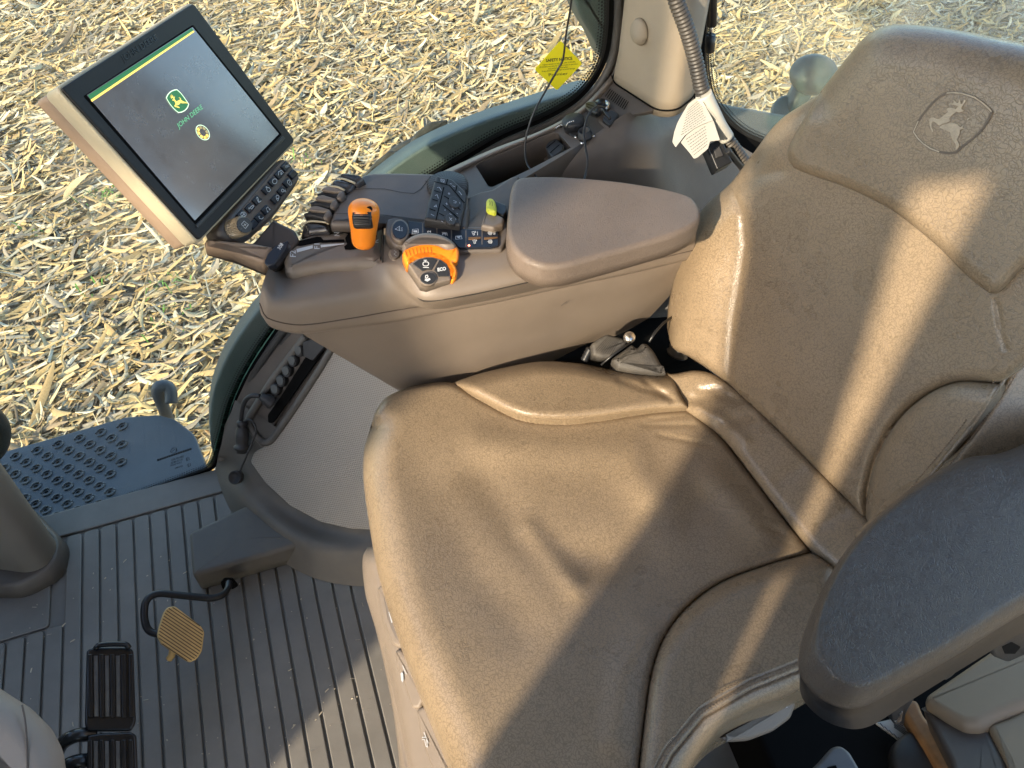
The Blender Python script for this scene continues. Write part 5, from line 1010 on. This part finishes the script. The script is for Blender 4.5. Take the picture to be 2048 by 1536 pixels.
# ================================================================== DRIVER'S SEAT
CU = Pl((0.3, .55, .5), (0, 0, 1))
J1a, J1b = CU.hit(1380, 818), CU.hit(1625, 1105)
t = thing('driver_seat', 'tan leather driver seat with side bolsters and embossed headrest', 'seat', (.32, .56, 0)); seat = t
seamR = [(905, 765), (960, 796), (1040, 833), (1120, 841), (1200, 835), (1300, 822), (1380, 818)]
seamL = [(1625, 1105), (1540, 1128), (1440, 1165), (1370, 1218), (1325, 1280), (1302, 1350), (1288, 1440), (1275, 1560), (1268, 1680)]
def gauss_line(px, L, w_): return np.exp(-(dist_poly(px, L) / w_) ** 2)
def hC(px, q):
    u = gauss_line(px, [(960, 960), (1040, 1060), (1120, 1110), (1170, 1120)], 44) * -.006 + gauss_line(px, [(1225, 1120), (1300, 1060), (1400, 1010)], 45) * -.008
    u += gauss_line(px, [(1280, 960), (1330, 1010), (1330, 1060)], 42) * .008 + gauss_line(px, [(1430, 960), (1480, 1010), (1520, 1060)], 28) * .006 + gauss_line(px, [(1060, 1060), (1150, 1170)], 26) * .006 + gauss_line(px, [(960, 880), (1120, 900), (1260, 900)], 40) * .006 + gauss_line(px, [(1230, 1480), (1250, 1350), (1290, 1260)], 34) * .006 - gauss_line(px, [(860, 960), (960, 1150), (1040, 1250)], 60) * .005
    c = np.exp(-(((px[:, 0] - 1150) / 330) ** 2 + ((px[:, 1] - 1060) / 260) ** 2)); u -= .016 * c
    for k, (a, b) in enumerate((((1560, 1080), (1620, 1106)), ((1530, 1050), (1600, 1085)), ((1580, 1100), (1500, 1120)))): u -= gauss_line(px, [a, b], 7) * .0018
    for a, b in (((1300, 840), (1375, 830)), ((1290, 850), (1390, 850)), ((1320, 870), (1420, 890))): u -= gauss_line(px, [a, b], 6) * .0015
    return u + .004
patch('seat_cushion', CU, [(742, 855), (752, 822), (775, 793), (830, 772), (905, 766)] + seamR[1:], [(1380, 818), (1440, 870), (1500, 945), (1560, 1025), (1625, 1105)], [(935, 1690), (1040, 1690), (1150, 1690), (1268, 1680), (1275, 1560), (1288, 1440), (1302, 1350), (1325, 1280), (1370, 1218), (1440, 1165), (1540, 1128), (1625, 1105)],
      [(742, 855), (728, 900), (727, 960), (737, 1040), (757, 1150), (795, 1270), (845, 1400), (900, 1540), (935, 1690)], hC, .012, .13, M['leather'], t, 190, 190, roll={'left': .055, 'right': .014, 'bottom': .012, 'top': .014})
def hR(px, q): return .016 + .012 * np.exp(-((px[:, 0] - 1130) / 260) ** 2) + 0 * px[:, 0] - gauss_line(px, [(1240, 760), (1330, 790)], 8) * .003 - gauss_line(px, [(1290, 762), (1345, 800)], 7) * .003
patch('side_bolster', CU, [(905, 765), (950, 750), (1000, 737), (1080, 723), (1160, 727), (1230, 740), (1290, 746), (1345, 748)], [(1345, 748), (1352, 770), (1364, 795), (1380, 818)], seamR, [(905, 765), (905, 765.5), (905, 766)], hR, .02, .12, M['leather'], t, 150, 50, roll={'top': .034, 'bottom': .022, 'left': .01, 'right': .008})
def hL(px, q): return .018 + .006 * np.sin(px[:, 0] / 80) - gauss_line(px, [(1600, 1322), (1500, 1362), (1400, 1418), (1330, 1500), (1300, 1560)], 3.0) * .003 - gauss_line(px, [(1605, 1338), (1506, 1378), (1408, 1434), (1345, 1510), (1315, 1570)], 2.5) * .0035
patch('side_bolster', CU, [(1625, 1105), (1540, 1128), (1440, 1165), (1370, 1218), (1325, 1280), (1302, 1350), (1288, 1440), (1275, 1560), (1268, 1680)], [(1268, 1680), (1290, 1680), (1310, 1680)],
      [(1690, 1150), (1720, 1230), (1690, 1320), (1590, 1386), (1500, 1424), (1440, 1462), (1385, 1530), (1350, 1600), (1310, 1680)], [(1625, 1105), (1655, 1125), (1690, 1150)], hL, .02, .10, M['leather'], t, 170, 80, roll={'bottom': .04, 'top': .03, 'left': .01, 'right': 0})
# stitches along the double seam of the left bolster
st = []
for dy in (-9, 9):
    c = crom([(1600, 1322 + dy), (1500, 1362 + dy), (1400, 1420 + dy), (1335, 1500 + dy), (1305, 1560 + dy)], 60)
    st += [[tuple(c[i] * .7 + c[i+1] * .3), tuple(c[i] * .05 + c[i+1] * .95)] for i in range(0, 58, 1)]
# lower roll between cushion and backrest
RP = Pl((J1a + J1b) / 2, (-.50, -.06, .86))
def hB(px, q):
    u = .010 + 0 * px[:, 0]
    for L_, w_, d_ in (([(1385, 800), (1430, 785), (1480, 800)], 12, .005), ([(1400, 780), (1450, 775)], 8, .003), ([(1440, 850), (1500, 830)], 14, .004), ([(1395, 815), (1440, 835), (1490, 880)], 12, -.004), ([(1560, 960), (1600, 935)], 14, .002), ([(1640, 1050), (1690, 1020)], 12, .002)): u -= gauss_line(px, L_, w_) * d_
    return u
J2c = [(1345, 748), (1390, 741), (1425, 748), (1470, 778), (1560, 862), (1640, 944), (1700, 1004), (1745, 1045)]
patch('lumbar_roll', RP, [(1330, 744)] + J2c, [(1745, 1045), (1735, 1085), (1712, 1120), (1680, 1152)], [(1330, 744), (1345, 795), (1372, 822), (1440, 870), (1500, 945), (1560, 1025), (1625, 1105), (1680, 1152)], [(1330, 744), (1330, 744.5), (1330, 745)], hB, .016, .10, M['leather'], t, 130, 60, roll={'bottom': .018, 'top': .012, 'left': 0, 'right': .01})
# backrest
BK = Pl((.622, .49, .548), (-.95, -.14, .28), (0, 1, 0))
def hK(px, q):
    u = 0 * px[:, 0]
    u -= gauss_line(px, [(1462, 375), (1485, 430), (1490, 490), (1480, 560), (1466, 640), (1456, 770)], 7) * .003
    u += .012 * np.exp(-((px[:, 0] - 1405 + (px[:, 1] - 560) * .12) / 55) ** 2) * np.exp(-((px[:, 1] - 560) / 200) ** 2)
    u -= gauss_line(px, [(1445, 380), (1490, 360), (1560, 340)], 14) * .003
    for L_ in ([(1990, 600), (2000, 660), (2012, 700)], [(1996, 610), (2003, 655)]): u -= gauss_line(px, L_, 3.2) * .0022
    u -= .012 * np.exp(-(((px[:, 0] - 1680) / 230) ** 2 + ((px[:, 1] - 640) / 260) ** 2))
    return u
patch('backrest', BK, [(1500, 315), (1560, 240), (1650, 180), (1700, 125), (1770, 80), (1850, 75), (2000, 100), (2300, 180)], [(2300, 180), (2300, 400), (2200, 560), (2120, 660), (2040, 730), (2000, 768)],
      [(1334, 655), (1345, 695), (1375, 712), (1420, 742), (1470, 785), (1560, 870), (1640, 950), (1700, 1010), (1731, 1043), (1734, 990), (1756, 910), (1800, 836), (1860, 786), (1920, 764), (2000, 768)], [(1500, 315), (1462, 365), (1412, 410), (1387, 445), (1362, 508), (1346, 565), (1336, 615), (1334, 655)], hK, .02, .12, M['leather'], t, 190, 190, roll={'left': .05, 'top': .03, 'bottom': .018, 'right': .01})
# side bolster of the back (near side) and outer side panel
def hS(px, q): return .012 + 0 * px[:, 0] - gauss_line(px, [(2040, 700), (1985, 790), (1930, 870), (1860, 955), (1790, 1030)], 3) * .002
patch('backrest_bolster', BK, [(1731, 1043), (1734, 990), (1756, 910), (1800, 836), (1860, 786), (1920, 764), (2000, 768)], [(2000, 768), (2001, 769), (2002, 770)], [(1740, 1100), (1790, 1045), (1850, 975), (1910, 905), (1960, 840), (2002, 770)], [(1731, 1043), (1733, 1070), (1740, 1100)], hS, .02, .10, M['leather'], t, 110, 60, roll={'top': .026, 'bottom': .008, 'left': .012, 'right': 0})
SPn = Pl(BK.hit(1950, 860), (-.35, -.75, .55), (0, 1, 0))
patch('backrest_side_panel', SPn, [(1738, 1106), (1792, 1048), (1852, 978), (1912, 908), (1962, 842), (2004, 772), (2044, 700), (2120, 600), (2300, 420)], [(2300, 420), (2320, 700), (2320, 960)], [(1760, 1180), (1850, 1130), (1960, 1060), (2100, 1000), (2320, 960)], [(1738, 1106), (1745, 1140), (1760, 1180)], lambda px, q: .004 + .0 * px[:, 0], .01, .05, M['leather'], t, 110, 50, roll={'top': .012, 'bottom': .03, 'left': .01, 'right': 0})
sm_ = crom([(1790, 1036), (1850, 965), (1930, 868), (1985, 788), (2003, 768), (2050, 688)], 70)
tube('side_piping', [SPn.hit(a, b, .0035) for a, b in sm_], .0022, M['leather'], t, 8)
sv = []
for dx, dy in ((-13, -7), (12, 9)):
    c = [(a + dx, b + dy) for a, b in sm_]; sv += [[tuple(np.array(c[i]) * .8 + np.array(c[i+1]) * .2), tuple(np.array(c[i]) * .1 + np.array(c[i+1]) * .9)] for i in range(0, 69, 1)]
M['thread'] = mat('seam_thread', (.20, .14, .09), .7)
tubes('side_stitches', [[SPn.hit(*p, .003) for p in s_] for s_ in sv], .0007, M['thread'], t, 4)
tubes('bolster_stitches', [[CU.hit(*p, .0185) for p in s_] for s_ in st], .0007, M['thread'], t, 4)
# head panel
HP = Pl(BK.o + BK.n * .014, BK.n, (0, 1, 0))
def hH(px, q): return .006 * np.exp(-(((px[:, 0] - 1850) / 300) ** 2 + ((px[:, 1] - 260) / 200) ** 2))
patch('headrest_panel', HP, [(1642, 182), (1668, 148), (1700, 108), (1735, 70), (1778, 51), (1830, 50), (1900, 58), (1980, 74), (2048, 88), (2160, 118), (2300, 160)], [(2300, 160), (2260, 330), (2160, 460), (2048, 532), (1996, 588)],
      [(1575, 318), (1590, 337), (1640, 356), (1700, 378), (1780, 418), (1870, 488), (1930, 548), (1975, 584), (1996, 588)], [(1642, 182), (1618, 222), (1590, 270), (1576, 300), (1575, 318)], hH, .014, .035, M['leather'], t, 170, 150, roll={'top': .045, 'left': .012, 'bottom': .014, 'right': .012})
def zs(*p): return [(1810 + x / 10.24, 170 + y / 10.24) for x, y in p]
eh = .0062
shp = zs((170, 960), (270, 740), (400, 560), (560, 370), (680, 260), (800, 185), (850, 165), (980, 155), (1150, 170), (1300, 210), (1450, 270), (1600, 380), (1700, 470), (1775, 550), (1700, 720), (1600, 880), (1480, 1010), (1350, 1120), (1200, 1240), (1050, 1380), (900, 1400), (700, 1370), (520, 1300), (370, 1200), (260, 1090))
em = thing('x', None, None); bpy.data.objects.remove(em)
e1 = marks('emblem_border', HP, [shp + [shp[0]]], .0026, eh, M['logo_dark'], t)
marks('emblem_highlight', HP, [shp[6:14], shp[21:25] + [shp[0]], shp[0:2]], .0014, eh + .0004, M['logo_tan'], e1)
d1 = zs((900, 380), (985, 372), (1000, 350), (985, 300), (1005, 310), (1040, 350), (1075, 372), (1105, 350), (1100, 290), (1125, 310), (1140, 390), (1175, 380), (1215, 310), (1240, 300), (1235, 345), (1190, 410), (1150, 470), (1165, 500), (1210, 515), (1180, 545), (1110, 560), (1050, 548), (1000, 590), (950, 630), (905, 690), (930, 735), (860, 770), (760, 800), (700, 835), (660, 800), (620, 765), (575, 745), (545, 790), (545, 870), (575, 920), (580, 960), (560, 965), (520, 890), (500, 780), (500, 700), (530, 665), (590, 665), (640, 690), (700, 700), (750, 660), (830, 590), (880, 550), (850, 500), (870, 475), (930, 460), (1000, 475), (1040, 495), (1085, 440), (1040, 415), (960, 400), (905, 395))
d2 = zs((705, 860), (760, 822), (900, 782), (1020, 782), (1080, 810), (1130, 865), (1165, 850), (1185, 820), (1175, 870), (1205, 885), (1160, 905), (1125, 915), (1120, 1000), (1080, 1080), (1060, 1130), (1100, 1190), (1110, 1250), (1060, 1320), (1030, 1335), (1045, 1250), (1030, 1200), (970, 1120), (930, 1020), (920, 970), (860, 935), (780, 905), (720, 880))
marks('emblem_deer', HP, [], .001, eh + .0004, M['logo_tan'], e1, fills=[d1, d2, zs((1290, 670), (1320, 682), (1272, 730), (1262, 722))])
marks('scuff_mark', HP, [], .001, eh, M['logo_dark'], t, fills=[[(1975, 118), (1982, 114), (1990, 115), (2000, 110), (2004, 113), (1996, 119), (1985, 122), (1977, 123)]])
# left armrest
AL = Pl(P(1780, 1200, z=.775), (.02, -.10, 1))
aT = [(1648, 1290), (1640, 1255), (1655, 1200), (1690, 1130), (1740, 1068), (1810, 1008), (1880, 965), (1945, 942), (2000, 938), (2060, 912), (2140, 850), (2300, 760), (2460, 820), (2420, 1000), (2250, 1060), (2048, 1172), (1900, 1268), (1790, 1326), (1735, 1352), (1700, 1360), (1668, 1340)]
aB = [(1602, 1345), (1603, 1290), (1622, 1230), (1660, 1150), (1705, 1085), (1770, 1022), (1840, 968), (1920, 928), (1985, 918), (2050, 890), (2130, 825), (2300, 730), (2500, 800), (2450, 1060), (2260, 1115), (2048, 1225), (1900, 1317), (1795, 1376), (1740, 1406), (1692, 1414), (1640, 1392)]
aD = [(1603, 1392), (1604, 1330), (1640, 1240), (1680, 1160), (1720, 1100), (1780, 1040), (1850, 985), (1925, 945), (1990, 935), (2055, 905), (2135, 840), (2300, 745), (2490, 820), (2450, 1090), (2260, 1160), (2050, 1262), (1920, 1340), (1820, 1402), (1745, 1450), (1700, 1458), (1645, 1438)]
def xring(px, z):
    out = []; p = np.array(px, float); k = len(p)          # same spacing per span, so the rings correspond
    q = np.vstack([p[-1], p, p[0], p[1]])
    for i in range(1, k + 1):
        a, b, c, d = q[i-1], q[i], q[i+1], q[i+2]; m0, m1 = (c - a) / 2, (d - b) / 2; L = np.linalg.norm(c - b)
        m0 = m0 * min(1, 1.0 * L / max(np.linalg.norm(m0), 1e-9)); m1 = m1 * min(1, 1.0 * L / max(np.linalg.norm(m1), 1e-9))
        for t_ in np.linspace(0, 1, 11)[:-1]: out.append((2*t_**3 - 3*t_**2 + 1) * b + (t_**3 - 2*t_**2 + t_) * m0 + (-2*t_**3 + 3*t_**2) * c + (t_**3 - t_**2) * m1)
    return np.array([P(a, b, z=z) for a, b in out])
RT_, RB_, RD_ = xring(aT, .787), xring(aB, .752), xring(aD, .712)
cT = RT_.mean(0); rs = [RD_ * .0 + RB_ + A3(0, 0, -.004)]
for k in range(9):
    a = math.pi / 2 * (1 - k / 8); q = RT_ + (RB_ - RT_) * math.sin(a); q[:, 2] = RT_[:, 2] + (RB_[:, 2] - RT_[:, 2]) * (1 - math.cos(a)) ; rs.append(q)
for s_ in (.93, .8, .6, .4, .2, .04): q = cT + (RT_ - cT) * s_; q[:, 2] += .0035 * (1 - s_ * s_); rs.append(q)
F, fl = rings(rs); mk('armrest', np.vstack(rs), F, M['leather_arm'], t, flat=fl)
rs = [RD_ + (RD_.mean(0) - RD_) * .03 + A3(0, 0, -.004), RD_, RB_ + (RB_.mean(0) - RB_) * .006 + A3(0, 0, -.003), RB_ + (RB_.mean(0) - RB_) * .03 + A3(0, 0, .004)]
F, fl = rings(rs); ab_ = mk('armrest_base', np.vstack(rs), F, M['base_black'], t, flat=fl)
fy = nrm(AL.hit(2048, 1206) - AL.hit(1790, 1343)); fn_ = nrm(np.cross(fy, A3(0, 0, 1))); fn_ = fn_ if fn_ @ (CAM - AL.o) > 0 else -fn_
SFp = Pl(AL.hit(1790, 1343) - A3(0, 0, .045) + fn_ * -.003, fn_, fy)
slab('armrest_latch', SFp, [(1785, 1402), (1822, 1379), (1832, 1394), (1815, 1424), (1806, 1450), (1790, 1452), (1780, 1424)], .012, .003, M['black'], t, off=.010, r=3)
slab('latch_bracket', SFp, [(1800, 1430), (1806, 1424), (1803, 1442), (1796, 1448), (1790, 1444), (1799, 1440)], .004, .0008, M['chrome'], t, off=.012, r=1)
slab('adjuster_plate', SFp, [(1885, 1340), (1925, 1305), (1970, 1280), (1965, 1296), (1905, 1352), (1890, 1362)], .01, .002, M['black'], t, off=.006, r=2)
slab('adjuster_knob', SFp, [(1982, 1302), (2012, 1280), (2060, 1254), (2100, 1270), (2050, 1310), (2014, 1326), (1989, 1316)], .014, .004, M['base_black'], t, off=.010, r=4)
slab('knob_face', SFp, [(2004, 1294), (2024, 1284), (2042, 1294), (2030, 1308), (2010, 1308)], .002, .0005, M['void'], t, off=.0105, r=2)
# seat base: valance with handles in front, bellows and lever on the near side
VL = Pl(P(790, 1300, z=.40), (-.55, -.1, .82), (0, 1, 0))
patch('seat_valance', VL, [(735, 1095), (760, 1090), (800, 1080), (860, 1060)], [(860, 1060), (900, 1300), (960, 1500), (1000, 1700)], [(815, 1700), (880, 1700), (1000, 1700)], [(735, 1095), (726, 1112), (725, 1140), (731, 1190), (738, 1215), (752, 1262), (768, 1330), (790, 1450), (815, 1700)], lambda px, q: -gauss_line(px, [(765, 1290), (790, 1400), (818, 1540), (835, 1640)], 5) * .006, .02, .20, M['taupe'], t, 60, 140, roll={'top': .03, 'left': .025, 'right': 0, 'bottom': 0})
VF = Pl(VL.o + VL.n * .008, VL.n, (0, 1, 0))
hd = slab('release_handle', VF, [(752, 1175), (762, 1168), (790, 1180), (830, 1290), (800, 1298), (782, 1290), (766, 1250), (755, 1210)], .02, .006, M['taupe'], t, r=8)
slab('handle_well', VF, [(766, 1192), (775, 1184), (800, 1190), (830, 1282), (806, 1290), (790, 1276), (774, 1236)], .004, .001, M['deck'], t, off=.0012, r=6)
marks('handle_label', VF, [], .001, .002, M['greyprint'], t, fills=[[(777, 1224), (788, 1221), (793, 1241), (783, 1246)]])
slab('slide_handle', VF, [(788, 1300), (800, 1298), (830, 1330), (850, 1390), (838, 1418), (822, 1418), (806, 1370), (790, 1330)], .02, .005, M['taupe'], t, r=7)
slab('tilt_handle', VF, [(830, 1420), (850, 1410), (880, 1470), (910, 1560), (870, 1560), (840, 1480)], .02, .005, M['taupe'], t, r=7)
def zv(*p): return [(680 + x / 3.37, 1080 + y / 3.37) for x, y in p]
marks('handle_icons', VF, [zv((420, 845), (432, 870)), zv((430, 870), (448, 905)), zv((565, 1295), (595, 1370)), zv((552, 1330), (580, 1330), (590, 1395), (580, 1390), (570, 1345), (552, 1345))], .0010, .0022, M['greyprint'], t, fills=[zv((408, 900), (418, 890), (426, 900), (428, 945), (422, 960), (412, 945))])
wbox('shade_filler', (.60, .88, .38), (.40, .16, .10), ((1, 0, 0), (0, 1, 0), (0, 0, 1)), .01, M['void'], t)  # added near-black block that gives the gap behind the cushion its shade
wbox('seat_base', (.34, .58, .21), (.50, .46, .40), ((1, .0, 0), (0, 1, 0), (0, 0, 1)), .02, M['brown_dark'], t)
# bellows (ribbed rubber) under the cushion, near side
bl = []
bc = P(1540, 1500, z=.30)
V = []; F = []; fl = set(); base = 0
for k in range(7):
    z = .40 - k * .045; g = .012 if k % 2 == 0 else -.004
    V.append([A3(.34 + sx * (.255 + g), .575 + sy * (.255 + g), z) for sx, sy in rpoly([(-1, -1), (1, -1), (1, 1), (-1, 1)], .25, 5)])
F, fl = rings(V); mk('suspension_bellows', np.vstack(V), F, M['bellows'], t, flat=fl)
LVp = Pl(P(1520, 1440, z=.43), (.1, -.6, .8))
lv_ = slab('recline_lever', LVp, [(1440, 1478), (1500, 1440), (1560, 1405), (1592, 1388), (1596, 1410), (1585, 1440), (1550, 1466), (1500, 1485), (1460, 1488)], .02, .008, M['taupe'], t, r=8)
marks('lever_icon', LVp, [[(1546, 1412), (1556, 1404)], [(1558, 1402), (1575, 1414)], [(1564, 1418), (1568, 1410)], [(1572, 1400), (1575, 1406)]], .0024, .001, M['white'], lv_)
# ---- seat belt, buckle covers
BL = Pl(P(1305, 640, y=.93), (-.2, -.9, .35))
slab('seat_belt', BL, [(1352, 545), (1350, 600), (1340, 645), (1322, 672), (1296, 684), (1268, 674), (1292, 632), (1335, 560)], .003, .0008, M['fabric_belt'], None, r=2)
tag(bpy.data.objects['seat_belt'], 'grey webbing seat belt strap between console and backrest', 'seat belt')
t = thing('belt_buckle_mount', 'dusty dark plastic seat belt anchor covers beside the cushion', 'seat belt anchor', P(1260, 720, y=.9))
M['dirty'] = mat('dusty_dark_plastic', (.045, .042, .04), .6, .6, 500, .3, 40, dust=.8, dustcol=(.22, .19, .14))
def zb(*p): return [(1140 + x / 5.12, 560 + y / 5.12) for x, y in p]
Q1 = Pl(P(1225, 700, z=.53), (-.1, -.5, .85)); Q2 = Pl(P(1290, 720, z=.53), (-.2, -.4, .9))
slab('buckle_cover', Q1, zb((220, 650), (300, 590), (385, 548), (540, 592), (590, 640), (500, 720), (420, 790), (330, 800), (240, 770)), .04, .006, M['dirty'], t, r=5)
marks('cover_ridges', Q1, [zb((400 + k * 14, 570 + k * 3), (260 + k * 20, 720 + k * 6)) for k in range(9)], .0006, .0006, M['void'], t)
slab('anchor_cover', Q2, zb((420, 800), (560, 700), (640, 640), (690, 690), (745, 628), (800, 640), (870, 720), (940, 850), (1005, 950), (900, 960), (700, 945), (480, 905)), .06, .012, M['dirty'], t, r=6)
lathe('anchor_bolt', P(1258, 676, z=.55), (-.1, -.5, .85), [(.0, 0), (.010, 0), (.010, .006), (.007, .010), (.0, .011)], M['chrome'], t, 20)
tube('cable_tie', [P(1202, 730, z=.535), P(1228, 708, z=.55), P(1262, 684, z=.56)], .0018, M['black'], t, 6)
tube('loose_cable', [P(1298, 684, z=.54), P(1312, 662, z=.55), P(1328, 645, z=.55), P(1350, 630, z=.54)], .0024, M['black'], t, 6)
lathe('strap_spring', P(1168, 722, z=.50), (.5, .3, .6), [(.0, 0)] + [(.006 + .0014 * (k % 2), .003 * k) for k in range(9)] + [(.0, .026)], M['black'], t, 14)
lathe('conduit', P(1352, 712, z=.47), (.4, .2, .8), [(.0, 0)] + [(.017 + .003 * (k % 2), .005 * k) for k in range(8)] + [(.0, .04)], M['hose'], t, 18)
# ---- lower right corner: beige side panel, brush, booklet, case, added black block for the shaded gap
BEI = Pl(P(1950, 1400, z=.30), (-.2, .55, .8), (1, 0, 0))
t = thing('trim_panel', 'smooth beige lower side panel behind the left armrest', 'side panel', P(1950, 1420, z=.2))
slab('panel_pad', BEI, [(1846, 1400), (1850, 1385), (1960, 1310), (2150, 1180), (2250, 1250), (2080, 1395), (1990, 1430), (1960, 1447), (1926, 1447), (1890, 1428)], .05, .014, M['beige'], t, r=12, seg=6)
slab('panel_extension', BEI, [(1972, 1448), (2020, 1430), (2100, 1380), (2300, 1300), (2300, 1700), (2060, 1700), (2010, 1520)], .05, .010, M['beige'], t, off=-.012, r=12)
slab('panel_skirt', BEI, [(1842, 1408), (1890, 1436), (1930, 1456), (1975, 1452), (2010, 1520), (2060, 1700), (1940, 1700), (1900, 1520)], .05, .008, M['taupe_dark'], t, off=-.02, r=8)
WB = Pl(P(1860, 1470, z=.20), (-.1, .1, 1))
tag(slab('wooden_brush', WB, [(1800, 1405), (1822, 1398), (1836, 1402), (1850, 1432), (1880, 1462), (1912, 1492), (1938, 1524), (1940, 1570), (1905, 1580), (1872, 1530), (1848, 1490), (1822, 1450)], .025, .008, M['wood'], None, smooth_n=80), 'worn brown wooden brush handle lying under the left armrest', 'brush')
marks('hang_hole', WB, [], .001, .0005, M['void'], bpy.data.objects['wooden_brush'], fills=[circ(1913, 1511, 4, 5, 0, 12)])
BKp = Pl(P(1820, 1470, z=.17), (0, 0, 1))
bkl = slab('booklet', BKp, [(1752, 1445), (1792, 1436), (1830, 1470), (1868, 1508), (1862, 1518), (1800, 1480)], .006, .001, M['paper'], None, r=2); tag(bkl, 'printed grey white booklet lying beside the wooden brush', 'booklet')
marks('booklet_print', BKp, [[(1760 + i * 9, 1446 + i * 7), (1762 + i * 9 + 6, 1450 + i * 7 + 6)] for i in range(11)] + [[(1788, 1442 + i * 3), (1806 + i * 5, 1452 + i * 7)] for i in range(5)], .0018, .0006, M['paper_ink'], bkl)
GC = Pl(P(1680, 1510, z=.36), (0, .1, 1))
tag(slab('grey_case', GC, [(1600, 1560), (1640, 1520), (1664, 1492), (1682, 1489), (1700, 1502), (1720, 1536), (1780, 1640), (1620, 1680)], .10, .006, M['greybox'], None, r=8), 'pale grey plastic case at the bottom edge below the armrest', 'case')
slab('case_slot', GC, [(1654, 1534), (1672, 1530), (1678, 1545), (1658, 1550)], .002, .0005, M['void'], bpy.data.objects['grey_case'], off=.001, r=1)
wbox('dark_gap_block', (.80, .10, .06), (.6, .34, .16), ((1, -.1, 0), (.1, 1, 0), (0, 0, 1)), .01, M['void'], None)  # invented block, near-black to stand for shade under the armrest
tag(bpy.data.objects['dark_gap_block'], 'added black block standing in for shade below the left armrest', 'dark filler')
tag(lathe('drum_cover', P(1850, 1545, z=.16), (0, 0, 1), [(.0, 0), (.055, 0), (.055, .02), (.05, .026), (.0, .028)], M['black_soft'], None, 40), 'round dark cover at the bottom edge beside the grey case', 'cover')
# ================================================================== REST OF THE CAB AND MACHINE (unseen; mostly added and shaped to shade seat and console)
t = thing('cab_roof', 'grey cab roof with headers above the seat', 'roof', (0, .5, 1.75))
wbox('roof_panel', (-.05, .50, 2.06), (2.30, 1.62, .07), ((1, 0, 0), (0, 1, 0), (0, 0, 1)), .02, M['trim_side'], t)
wbox('shade_header', (.10, -.31, 1.80), (1.9, .05, .40), ((1, 0, -.04), (0, 1, 0), (.04, 0, 1)), .015, M['taupe_dark'], t)  # unseen header, hung low so its shadow ends the sunlit backrest stripe
t = thing('cowl', 'dark front cowl panel, unseen, sized to keep sun off the floor', 'cowl', (-1.2, .7, 0))
wbox('cowl_sun_blocker', (-1.22, .64, .50), (.12, 1.52, 1.1), ((1, 0, 0), (0, 1, 0), (0, 0, 1)), .02, M['taupe_dark'], t)  # unseen, height and width set to block sun from floor and trim
t = thing('cab_post', 'wide dark post, unseen, outlined to cast shadow bands on the seat', 'post', (-.6, -.3, 0))
lv = [(.0, -.727, -.44), (.93, -.727, -.44), (1.13, -.727, -.459), (1.32, -.765, -.495), (1.52, -.822, -.538), (1.72, -.93, -.575)]  # edge steps fitted so the unseen post throws its bands across the seat
pv = [A3(x, y, z) for z, a, b in lv for x, y in ((a, -.32), (b, -.32), (b, -.28), (a, -.28))]
mk('post_body', pv, [(4*i + j, 4*i + (j + 1) % 4, 4*i + 4 + (j + 1) % 4, 4*i + 4 + j) for i in range(len(lv) - 1) for j in range(4)] + [(3, 2, 1, 0), tuple(len(pv) - 4 + j for j in range(4))], M['taupe_dark'], t, smooth=False)
t = thing('shade_wall', 'grey board, unseen, added to cast the shadow of a standing person', 'side panel', (-.1, -.3, 0))
mk('panel', [A3(x, y, z) for z, a, b in ((.0, -.35, .30), (1.62, -.385, .30)) for x, y in ((a, -.32), (b, -.32), (b, -.28), (a, -.28))], [(0, 1, 5, 4), (1, 2, 6, 5), (2, 3, 7, 6), (3, 0, 4, 7), (3, 2, 1, 0), (4, 5, 6, 7)], M['taupe_dark'], t, smooth=False)  # unseen wall added in place of a person blocking the sun
t = thing('shading_stack', 'black exhaust stack, unseen, added to darken the console and shelf', 'shading', (-2.2, -.70, .3))
lathe('blocker_column', (-2.2, -.66, .2), (0, 0, 1), [(.0, 0), (.085, 0), (.085, 1.35), (.115, 1.45), (.115, 1.93), (.24, 1.94), (.24, 2.23), (.0, 2.24)], M['black_soft'], t)  # unseen stepped column, widths chosen for the shadow on console and shelf
